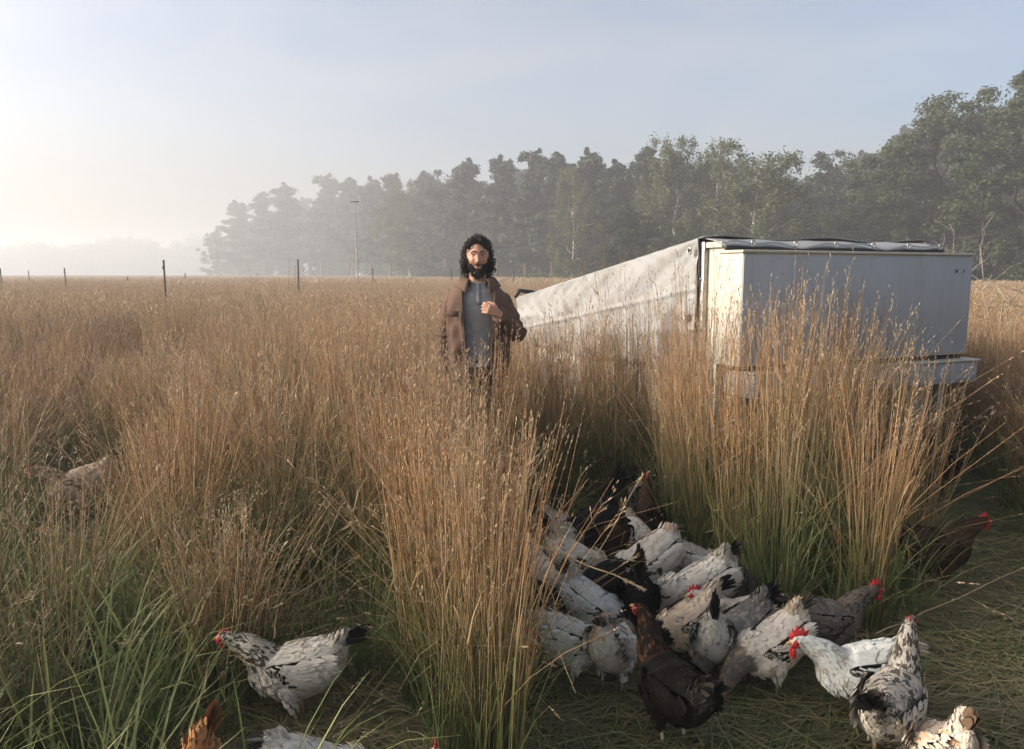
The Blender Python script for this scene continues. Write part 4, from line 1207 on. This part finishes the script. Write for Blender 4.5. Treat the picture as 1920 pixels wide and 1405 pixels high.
    for r0, z, dz in ((.083, 1.487, -.010), (.086, 1.522, -.010), (.098, 1.530, -.012), (.116, 1.505, -.022), (.134, 1.475, -.048)):
        rows.append(np.stack([r0 * 1.12 * np.cos(aC) * (1 + .02 * fr), r0 * np.sin(aC) - .018 * fr, z + dz * fr], 1))
    e.add(np.concatenate(rows), grid_q(5, nc, False)); co = e.obj('collar', jack, jo, True); md = co.modifiers.new('t', 'SOLIDIFY'); md.thickness = .005
    # front edges and pocket flaps
    for s in (-1, 1):
        P = []
        for z in np.linspace(.905, 1.44, 24):
            g_ = np.interp(z, Zj, gap); a = -np.pi / 2 + g_
            A_, B_ = np.interp(z, Zj, Aj), np.interp(z, Zj, Bj)
            P.append((s * A_ * abs(math.cos(a)) ** .8 * 1.06, -B_ * abs(math.sin(a)) ** .8 * 1.06 + .002, z))
        e = MB(); e.tube(P, .0065, 6); e.obj('front_edge', jack, jo, True)
        e = MB(); e.box((s * .155, -.150, 1.30), (.10, .008, .035)); q = e.obj('pocket_flap', jack, jo); q.rotation_euler = (0, 0, 0)
        # cuffs
        E_, W__ = ((ER, WR), (EL, WL))[s > 0]
        d = (W__ - E_) / np.linalg.norm(W__ - E_)
        e = MB(); e.tube([W__ - d * .055, W__ - d * .01], [.054, .052], 18); e.obj('cuff', jack, jo, True)
M_STALK = simple('dry_stalk', (.62, .46, .26), (.5, .34, .17), 30, .6, .3, .2, 100, .002)
man()

# ---------------------------------------------------------------- litter the hens peck at, fallen stalks
def stalk(pts, r, label, head=True, rng=np.random.default_rng(2)):
    P = np.array([tuple(p) for p in pts], float)
    t = np.linspace(0, 1, len(P)); tt = np.linspace(0, 1, 24)
    C = np.stack([np.interp(tt, t, P[:, k]) for k in range(3)], 1); C[:, 2] += .004 * np.sin(tt * 17)
    o = empty('straw_stalk', tuple(C[0]), 0, label, 'straw stalk')
    C = C - C[0]
    b = MB(); b.tube(C, np.linspace(r, r * .5, 24), 6); b.obj('stem', M_STALK, o, True)
    for k in (7, 14): b = MB(); b.ell(C[k], (r * 1.6,) * 3, 8, 5); b.obj('node', M_STALK, o, True)
    if head:
        b = MB(); d = (C[-1] - C[-5]); d /= np.linalg.norm(d)
        for i in range(34):
            q = C[-1] - d * .10 * rng.random(); v = d + rng.normal(size=3) * .28; v /= np.linalg.norm(v)
            b.tube([q, q + v * .012, q + v * .022], [.0008, .0026, .0005], 4)
        b.obj('seed_head', M_STALK, o, True)
stalk([gp(963, 1003, .46), gp(1060, 1042, .44), gp(1205, 1102, .42)], .0045, 'thick pale stalk lying slanted over the backs of the hens')
stalk([gp(1005, 1180, .0), gp(1120, 1040, .42), gp(1205, 890, .62)], .0032, 'long thin stalk leaning up to the right across the crowd of hens')
stalk([gp(1640, 1190, .04), gp(1740, 1146, .07), gp(1935, 1058, .10)], .004, 'long pale stalk lying slanted over the path at the right edge')
stalk([gp(1090, 1366, .02), gp(1130, 1385, .02), gp(1175, 1420, .015)], .004, 'short pale stalk on the ground below the bronze hen', False)

M_VEG = simple('wilted_lettuce', (.42, .47, .12), (.33, .36, .08), 30, .5, .3, .3, 60, .004)
def veg(px, py, s, rz, label, seed):
    rng = np.random.default_rng(seed)
    o = empty('vegetable_scrap', gp(px, py), rz, label, 'vegetable scrap')
    for k in range(3):
        nu, nv = 9, 7; U, Vv = np.meshgrid(np.linspace(0, 1, nu), np.linspace(-1, 1, nv), indexing='ij')
        w = .55 * np.sin(np.pi * np.clip(U * .9 + .08, 0, 1)) ** .7 * (1 + .12 * np.sin(U * 19 + k))
        a = k * 2.1 + rng.random()
        x, y = U - .3, Vv * w; z = .12 + .22 * Vv ** 2 * w + .10 * np.sin(U * 9 + Vv * 5 + k) * .5 + .12 * k
        X = x * math.cos(a) - y * math.sin(a); Y = x * math.sin(a) + y * math.cos(a)
        b = MB(); b.add(np.stack([X, Y, z], -1).reshape(-1, 3) * s * (1 - .15 * k), grid_q(nu, nv, False))
        q = b.obj('leaf', M_VEG, o, True); md = q.modifiers.new('t', 'SOLIDIFY'); md.thickness = .003
veg(1795, 1296, .10, .4, 'yellow-green wilted leaves behind the tail of the corner hen', 1)
veg(1850, 1293, .08, 2.0, 'yellow-green leaf just right of the tail of the corner hen', 2)
veg(1910, 1304, .10, 1.0, 'yellow-green wilted leaf at the right picture edge', 3)
veg(1898, 1336, .05, .2, 'tiny pale leaf scrap below the one at the right edge', 4)
veg(1450, 1268, .05, .9, 'small pale leaf scrap on the trampled grass behind the red-combed hen', 5)

# ---------------------------------------------------------------- grass prototypes
def stem(b, hb, rng, base_xy, h, lean, az, r, seg=5, tone=.5, prism=True, kink=0):
    t = np.linspace(0, 1, seg + 1)
    dx, dy = math.cos(az), math.sin(az)
    off = lean * h * (.35 * t + .65 * t ** 2.2)
    z = h * (t - .25 * lean ** 2 * t ** 2)
    wx = rng.normal() * .012 * h; wy = rng.normal() * .012 * h
    P = np.stack([base_xy[0] + dx * off + wx * np.sin(t * 4), base_xy[1] + dy * off + wy * np.sin(t * 5 + 1), z], 1)
    if rng.random() < .10:
        kk = int(rng.integers(2, seg)); ka = rng.random() * 6.28; fall = rng.random() * 1.2 - .35
        for q in range(kk + 1, seg + 1):
            ln_ = h / seg * (q - kk)
            P[q] = P[kk] + np.array([math.cos(ka) * ln_ * .9, math.sin(ka) * ln_ * .9, ln_ * fall])
        P[:, 2] = np.maximum(P[:, 2], .01)
    rr = r * np.linspace(1.15, .45, seg + 1)
    if prism:
        a0 = rng.random() * 6; a = a0 + np.arange(3) * 2.094
        V = (P[:, None] + rr[:, None, None] * np.stack([np.cos(a), np.sin(a), 0 * a], 1)[None]).reshape(-1, 3)
        b.add(V, grid_q(seg + 1, 3, True), h=V[:, 2], tone=tone)
    else:
        a0 = rng.random() * 6; s = np.array([math.cos(a0), math.sin(a0), 0])
        V = np.stack([P - s * rr[:, None], P + s * rr[:, None]], 1).reshape(-1, 3)
        b.add(V, grid_q(seg + 1, 2, False), h=V[:, 2], tone=tone)
    return P

def seed_head(hb, rng, P, h, kind, k, size, tone):
    """spikelets along the top of the stem"""
    top, d = P[-1], P[-1] - P[-2]; d = d / np.linalg.norm(d)
    ln = (.10 if kind == 0 else .20) * h
    f = rng.random(k)
    c = top + d * (ln * (f - .55))[:, None]
    az = rng.random(k) * 6.28
    side = np.stack([np.cos(az), np.sin(az), 0 * az], 1)
    op = (.16 if kind == 0 else .42) * (1 - .55 * f)
    v = d + side * op[:, None] * 2; v /= np.linalg.norm(v, axis=1, keepdims=True)
    st = (0.0 if kind == 0 else .055) * (1 - f)[:, None] * (.4 + .8 * rng.random((k, 1)))
    p0 = c + v * st
    s = np.cross(v, rng.normal(size=(k, 3))); s /= np.linalg.norm(s, axis=1, keepdims=True)
    L_ = size * (.7 + .6 * rng.random((k, 1))); w = L_ * .15
    V = np.stack([p0, p0 + v * L_ * .4 + s * w, p0 + v * L_, p0 + v * L_ * .4 - s * w], 1).reshape(-1, 3)
    Q = np.arange(k * 4).reshape(-1, 4)
    hb.add(V, Q, h=1.0, tone=tone)
    if kind == 1:     # thin branchlets
        wb = .0006
        V = np.stack([c - s * wb, c + s * wb, p0 + s * wb, p0 - s * wb], 1).reshape(-1, 3)
        hb.add(V, Q, h=1.0, tone=tone)

def blade(b, rng, xy, h, lean, az, w, seg=5, tone=.5, droop=.5):
    t = np.linspace(0, 1, seg + 1)
    dx, dy = math.cos(az), math.sin(az)
    off = lean * h * t ** 1.5
    z = h * (t - droop * t ** 3 * lean)
    P = np.stack([xy[0] + dx * off, xy[1] + dy * off, z], 1)
    ww = w * np.array([.7, 1, .95, .75, .45, .06])[:seg + 1] * .5 if seg == 5 else w * np.linspace(1, .06, seg + 1) * .5
    tw = rng.normal() * .5
    s = np.stack([-dy * np.cos(tw * t) + dx * np.sin(tw * t), dx * np.cos(tw * t) + dy * np.sin(tw * t), .2 * np.sin(tw * t)], 1)
    V = np.stack([P - s * ww[:, None], P + s * ww[:, None]], 1).reshape(-1, 3)
    b.add(V, grid_q(seg + 1, 2, False), h=V[:, 2], tone=tone)

def combine(name, parts):
    """parts = [(MB, material)] -> one mesh with several materials"""
    Vs, Ps, mi, hs, ts, off = [], {3: [], 4: []}, {3: [], 4: []}, [], [], 0
    for k, (b, m) in enumerate(parts):
        if not b.v: continue
        V, P = b.arrays(); Vs.append(V)
        for p in P: Ps[p.shape[1]].append(p + off); mi[p.shape[1]].append(np.full(len(p), k))
        hs.append(np.concatenate(b.at['h'])); ts.append(np.concatenate(b.at['tone'])); off += len(V)
    polys = [np.concatenate(Ps[k]) for k in (4, 3) if Ps[k]]
    midx = np.concatenate([np.concatenate(mi[k]) for k in (4, 3) if Ps[k]])
    return mesh_np(name, np.concatenate(Vs), polys, None, {'h': np.concatenate(hs), 'tone': np.concatenate(ts)}, False, None, [m for _, m in parts], midx)

def proto_clump(seed, nst, rad, r, spread, hk, green=10, messy=0., spk=16, size=.0135):
    rng = np.random.default_rng(seed); s, h, g = MB(), MB(), MB()
    for i in range(nst):
        a = rng.random() * 6.28; q = rad * math.sqrt(rng.random())
        az = a + rng.normal() * .7; ln = abs(rng.normal()) * spread + .02
        if rng.random() < messy: ln = .35 + .5 * rng.random(); az = rng.random() * 6.28
        hh = 1.0 * (.66 + .34 * rng.random() ** .7)
        tone = rng.random()
        P = stem(s, h, rng, (q * math.cos(a), q * math.sin(a)), hh, ln, az, r * (.7 + .6 * rng.random()), 5, tone)
        if rng.random() < .72: seed_head(h, rng, P, hh, hk if rng.random() < .8 else 1 - hk, int(spk * (.6 + .8 * rng.random())), size, rng.random())
        if rng.random() < .5:   # dry leaf on the stem
            k = rng.integers(1, 4); p = P[k]
            bb = MB(); blade(bb, rng, (p[0], p[1]), .16 + .12 * rng.random(), .7 + .5 * rng.random(), rng.random() * 6.28, .0042, 4, tone, .9)
            V, F = bb.arrays(); V[:, 2] += p[2]; s.add(V, F[0], h=V[:, 2], tone=tone)
    for i in range(green):
        a = rng.random() * 6.28; q = rad * 1.2 * math.sqrt(rng.random())
        blade(g, rng, (q * math.cos(a), q * math.sin(a)), np.random.default_rng(i + seed).random() * .45 + .20, .2 + .5 * rng.random(), a + rng.normal() * .6, .005, 5, rng.random())
    return combine('clump', [(s, M_STRAW), (h, M_HEAD), (g, M_GREEN)])

def proto_green(seed, n, rad, hmin, hmax, w, lean):
    rng = np.random.default_rng(seed); g = MB()
    for i in range(n):
        a = rng.random() * 6.28; q = rad * math.sqrt(rng.random())
        blade(g, rng, (q * math.cos(a), q * math.sin(a)), hmin + (hmax - hmin) * rng.random(), lean * (.3 + rng.random()), a + rng.normal() * .8, w * (.6 + .8 * rng.random()), 5, rng.random(), .45)
    return combine('green_tuft', [(g, M_GREEN)])

def proto_mat(seed, n, rad):
    rng = np.random.default_rng(seed); g = MB()
    for i in range(n):
        x, y = rng.normal(size=2) * rad; az = rng.normal() * .55 + (np.pi if rng.random() < .5 else 0)
        ln = .12 + .33 * rng.random(); t = np.linspace(0, 1, 4)
        z0 = .004 + .035 * rng.random(); z1 = z0 + rng.normal() * .02
        P = np.stack([x + math.cos(az) * ln * t, y + math.sin(az) * ln * t + .02 * np.sin(t * 3 + i), np.maximum(.002, z0 + (z1 - z0) * t + .02 * np.sin(t * 3.1) * rng.random())], 1)
        s = np.array([-math.sin(az), math.cos(az), rng.normal() * .4]); w = .0022 + .0024 * rng.random()
        V = np.stack([P - s * w * .5, P + s * w * .5], 1).reshape(-1, 3)
        g.add(V, grid_q(4, 2, False), h=V[:, 2], tone=rng.random())
    return combine('straw_mat', [(g, M_MAT)])

def proto_far(seed, n, rad, w):
    rng = np.random.default_rng(seed); g, h = MB(), MB()
    for i in range(n):
        x, y = (rng.random(2) * 2 - 1) * rad
        hh = 1.0 * (.62 + .38 * rng.random() ** .8); tone = rng.random()
        P = stem(g, h, rng, (x, y), hh, abs(rng.normal()) * .16, rng.random() * 6.28, w * (.6 + .7 * rng.random()), 3, tone, False)
        seed_head(h, rng, P, hh, 0 if rng.random() < .6 else 1, 3, .12 * (w / .008) ** .3, rng.random())
    return combine('far_patch', [(g, M_FAR), (h, M_HEAD)])

def scatter(name, protos, pts, rot, scl, idx, tint, label, cat):
    pc = bpy.data.collections.new(name + '_proto')
    for i, me in enumerate(protos):
        pc.objects.link(bpy.data.objects.new('%s_kind_%02d' % (name, i), me))
    me = bpy.data.meshes.new(name)
    me.from_pydata([tuple(p) for p in pts], [], [])
    for nm, ty, key, arr in (('rot', 'FLOAT_VECTOR', 'vector', rot), ('scl', 'FLOAT_VECTOR', 'vector', scl), ('idx', 'INT', 'value', idx), ('tint', 'FLOAT', 'value', tint)):
        a = me.attributes.new(nm, ty, 'POINT')
        a.data.foreach_set(key, np.asarray(arr, np.int32 if ty == 'INT' else np.float32).ravel())
    o = link(bpy.data.objects.new(name, me))
    ng = bpy.data.node_groups.new(name, 'GeometryNodeTree')
    ng.interface.new_socket('Geometry', in_out='INPUT', socket_type='NodeSocketGeometry')
    ng.interface.new_socket('Geometry', in_out='OUTPUT', socket_type='NodeSocketGeometry')
    gi, go = ng.nodes.new('NodeGroupInput'), ng.nodes.new('NodeGroupOutput')
    ip = ng.nodes.new('GeometryNodeInstanceOnPoints'); ci = ng.nodes.new('GeometryNodeCollectionInfo')
    ci.inputs['Collection'].default_value = pc; ci.inputs['Separate Children'].default_value = True; ci.inputs['Reset Children'].default_value = True
    ip.inputs['Pick Instance'].default_value = True
    def na(nm, ty):
        n = ng.nodes.new('GeometryNodeInputNamedAttribute'); n.data_type = ty; n.inputs['Name'].default_value = nm
        return [s for s in n.outputs if s.enabled and s.name == 'Attribute'][0]
    lk = ng.links.new
    lk(gi.outputs[0], ip.inputs['Points']); lk(ci.outputs[0], ip.inputs['Instance'])
    lk(na('idx', 'INT'), ip.inputs['Instance Index']); lk(na('rot', 'FLOAT_VECTOR'), ip.inputs['Rotation']); lk(na('scl', 'FLOAT_VECTOR'), ip.inputs['Scale'])
    lk(ip.outputs[0], go.inputs[0])
    md = o.modifiers.new('scatter', 'NODES'); md.node_group = ng
    return tag(o, label, cat, kind='stuff')

# ---------------------------------------------------------------- where the grass grows
def poly(pix): return np.array([tuple(gp(*p))[:2] for p in pix])
def inside(P, poly_):
    x, y = P[:, 0], P[:, 1]; c = np.zeros(len(P), bool); n = len(poly_)
    for i in range(n):
        x1, y1 = poly_[i]; x2, y2 = poly_[(i + 1) % n]
        c ^= ((y1 > y) != (y2 > y)) & (x < (x2 - x1) * (y - y1) / (y2 - y1 + 1e-12) + x1)
    return c
CLEAR = poly([(962, 1420), (962, 1235), (932, 1160), (935, 1070), (970, 1015), (1120, 955), (1225, 965), (1275, 1050), (1390, 1105), (1430, 1195), (1535, 1225), (1570, 1262), (1690, 1255), (1735, 1110), (1715, 1000), (1695, 920), (1715, 860), (1800, 860), (1850, 925), (1935, 1040), (2300, 1120), (2700, 1500), (962, 2600)])
PATCH = poly([(395, 1240), (405, 1195), (470, 1165), (640, 1170), (720, 1220), (790, 1330), (815, 1420), (815, 2600), (380, 2600), (385, 1400)])
def wander(P, s, seed):
    r = np.random.default_rng(seed); v = 0
    for k in range(4):
        a = r.random() * 6.28; f = s * 1.7 ** k
        v = v + np.sin(P[:, 0] * math.cos(a) * f + P[:, 1] * math.sin(a) * f + r.random() * 6.28) / 1.5 ** k
    return v / 2.1
def excl(P):
    d = (P - np.array(CO.xy))
    u = d @ np.array(CU.xy); v = d @ np.array(CV.xy)
    coop_ = (u > -.05) & (u < W_ + .06) & (v > .16) & (v < VE + .05)
    m_ = np.hypot(P[:, 0] + .225, P[:, 1] - 5.08) < .30
    return coop_ | m_
def grid_pts(x0, x1, y0, y1, s, rng, wedge=1.0):
    X, Y = np.meshgrid(np.arange(x0, x1, s), np.arange(y0, y1, s), indexing='ij')
    P = np.stack([X.ravel(), Y.ravel()], 1) + (rng.random((X.size, 2)) - .5) * s * 1.2
    return P[np.abs(P[:, 0]) < wedge * P[:, 1] + 1.6]
def seen_height(P):
    px = 960 + F_PX * P[:, 0] / P[:, 1]
    return np.interp(px, [-200, 0, 250, 450, 600, 760, 840, 980, 1060, 1120, 1250, 1400, 1600, 1700, 1800, 1920, 2200],
                         [.95, .95, 1.02, 1.16, 1.26, 1.26, 1.14, 1.16, 1.38, 1.44, 1.44, 1.46, 1.40, 1.30, 1.05, 1.15, 1.2])

rng = np.random.default_rng(11)
# tall clumps, near: tussocks of a few clumps each, dark gaps between them
T0 = grid_pts(-11, 10, 1.55, 9.5, .27, rng)
Q = grid_pts(-1, 1, 1.9, 4, .13, rng); Q = Q[inside(Q, poly([(822, 1480), (948, 1480), (938, 1240), (915, 1120), (825, 1120)]))]
T0 = np.concatenate([T0, Q])
wt = wander(T0, 1.6, 1)
hfac = .74 + .33 * rng.random(len(T0)) ** .8
tpx = 960 + F_PX * T0[:, 0] / T0[:, 1]
hfac *= np.where(rng.random(len(T0)) < np.where(((tpx > 560) & (tpx < 730)) | ((tpx > 770) & (tpx < 850)), .16, .03), 1.22, 1)
dn = np.where((tpx < 330) & (T0[:, 1] < 3.2), .24, .88) * np.where(wt < -.45, .55, 1)
dn = np.where((tpx > 1570) & (tpx < 1725) & (T0[:, 1] > 2.8) & (T0[:, 1] < 5.2), .78, dn)
dn = np.where((tpx > 1725) & (tpx < 1850) & (T0[:, 1] > 2.8) & (T0[:, 1] < 5.2), .06, dn)
dn = np.where((tpx > 990) & (tpx < 1330) & (T0[:, 1] > 3.9) & (T0[:, 1] < 6), .84, dn)
dn = np.where(inside(T0, poly([(50, 930), (255, 930), (265, 1230), (40, 1230)])), .0, dn)
kt = rng.random(len(T0)) < dn
T0, wt, hfac = T0[kt], wt[kt], hfac[kt]
X0 = np.array([tuple(gp(*p))[:2] for p in ((408, 1292), (438, 1312), (462, 1286), (425, 1330), (492, 1300))])
T0 = np.concatenate([T0, X0]); wt = np.concatenate([wt, np.zeros(5)]); hfac = np.concatenate([hfac, .5 + .06 * np.arange(5)])
rep_ = rng.integers(2, 5, len(T0)); ti = np.repeat(np.arange(len(T0)), rep_)
P = T0[ti] + rng.normal(size=(len(ti), 2)) * .055
tt_tint = np.clip(.36 + .3 * wt + .28 * rng.normal(size=len(T0)), 0, 1)
keep = (~inside(P, CLEAR) & ~inside(P, PATCH) & ~excl(P)) | (ti >= len(T0) - 5)
keep &= ~((P[:, 1] < 2.15) & (np.abs(P[:, 0]) < 1.75))
P = P[keep]; ti = ti[keep]; w = wt[ti]
n = len(P)
hgt = seen_height(P); far_mix = np.clip((P[:, 1] - 5.2) / 3, 0, 1)
hgt = hgt * (1 - far_mix) + 1.12 * far_mix
low = (T0[:, 0] / T0[:, 1] < -.44) & (T0[:, 1] < 4.7) & (rng.random(len(T0)) < .55)
hgt = np.where(low[ti], hgt * (.55 + .3 * rng.random(n)), hgt)
hgt *= hfac[ti] + .04 * w + .05 * rng.normal(size=n)
protos = [proto_clump(100 + k, 26, .07, .0021, .10, k % 2, 12, .05, 9) for k in range(6)] + [proto_clump(120 + k, 20, .09, .0019, .28, k % 2, 14, .30, 10) for k in range(3)]
idx = np.where(rng.random(n) < np.where(P[:, 0] / P[:, 1] < -.25, .45, .10), 6 + rng.integers(0, 3, n), rng.integers(0, 6, n))
ws = .9 + .3 * rng.random(n)
scatter('tall_dry_grass', protos, np.c_[P, np.full(n, -.01)], np.c_[rng.normal(size=(n, 2)) * .05, rng.random(n) * 6.28], np.c_[ws, ws, hgt], idx, np.clip(tt_tint[ti] + .08 * rng.normal(size=n), 0, 1),
        'tall dry straw-coloured meadow grass with seed heads around the hens', 'grass')
# middle distance
P = grid_pts(-46, 46, 8.6, 36, .40, rng)
P = P[~excl(P)]; n = len(P); w = wander(P, .45, 3)
protos = [proto_clump(140 + k, 46, .30, .0034, .13, k % 2, 6, .06, 8, .026) for k in range(5)]
hgt = 1.02 + .13 * w + .24 * rng.random(n); ws = 1 + .3 * rng.random(n)
scatter('meadow_grass', protos, np.c_[P, np.full(n, -.01)], np.c_[rng.normal(size=(n, 2)) * .05, rng.random(n) * 6.28], np.c_[ws, ws, hgt], rng.integers(0, 5, n), np.clip(.4 + .35 * w, 0, 1),
        'dry tawny meadow grass of the middle field behind the man', 'grass')
# far field
P = grid_pts(-230, 200, 34, 262, 1.35, rng, .95)
n = len(P); w = wander(P, .07, 5)
dl = np.interp(960 + F_PX * P[:, 0] / P[:, 1], [350, 450, 600, 700, 800, 900, 1000, 1200, 1300, 1400, 1600, 2050], [262, 225, 188, 148, 108, 86, 70, 56, 53, 50, 50, 44])
k = P[:, 1] < dl; P, w = P[k], w[k]; n = len(P)
protos = [proto_far(160 + k, 110, .85, .011) for k in range(4)]
hgt = 1.08 + .07 * w + .08 * rng.random(n)
scatter('far_meadow', protos, np.c_[P, np.full(n, -.01)], np.c_[np.zeros((n, 2)), rng.random(n) * 6.28], np.c_[np.ones((n, 2)), hgt], rng.integers(0, 4, n), np.clip(.35 + .3 * w, 0, 1),
        'far dry meadow fading into the mist before the wood', 'grass')
# green tufts: left foreground, around the clump feet, along the path
P = grid_pts(-6, 7, 1.5, 7.5, .15, rng)
pxs = 960 + F_PX * P[:, 0] / P[:, 1]
cl = inside(P, CLEAR); pa = inside(P, PATCH)
pr = np.where(cl, .48, np.where(pa, .50, .48)) + .8 * ((pxs < 420) & (P[:, 1] < 3.4)) + .25 * ((pxs > 1700) & (P[:, 1] > 3.5) & (P[:, 1] < 6))
pr = np.where(inside(P, poly([(80, 950), (230, 950), (240, 1130), (70, 1130)])), .06, pr)
k = (rng.random(len(P)) < pr) & ~excl(P); P = P[k]; cl, pa, pxs = cl[k], pa[k], pxs[k]; n = len(P); w = wander(P, 2.2, 8)
protos = [proto_green(180 + k, 34, .06, .15, .55, .0055, .6) for k in range(4)] + [proto_green(190 + k, 26, .08, .06, .20, .0042, 1.1) for k in range(3)]
short = cl | (pa & (rng.random(n) < .7)) | (rng.random(n) < .3)
idx = np.where(short, 4 + rng.integers(0, 3, n), rng.integers(0, 4, n))
sc_ = np.where(short, .8, 1.0) * (.7 + .6 * rng.random(n)) * np.where((pxs < 420) & (P[:, 1] < 3.4) & ~short, 1.25, 1)
scatter('green_grass', protos, np.c_[P, np.full(n, -.008)], np.c_[rng.normal(size=(n, 2)) * .1, rng.random(n) * 6.28], np.c_[sc_, sc_, sc_], idx, np.clip(.4 + .3 * w + .15 * rng.normal(size=n), 0, 1),
        'green grass tufts growing between the dry stems and in the foreground', 'grass')
# trampled straw mat
P = grid_pts(-3, 6, 1.4, 6.5, .12, rng)
cl = inside(P, CLEAR) | inside(P, PATCH)
k = (cl | (rng.random(len(P)) < .25)) & ~excl(P); P = P[k]; n = len(P); w = wander(P, 1.5, 12)
protos = [proto_mat(200 + k, 60, .13) for k in range(4)]
scatter('trampled_grass', protos, np.c_[P, np.full(n, 0.0)], np.c_[np.zeros((n, 2)), rng.normal(size=n) * .6 + .2], np.c_[np.ones((n, 2)) * (.8 + .5 * rng.random((n, 1))), np.ones(n)], rng.integers(0, 4, n), np.clip(.5 + .4 * w, 0, 1),
        'flattened mat of trampled green and brown grass under the hens', 'grass')
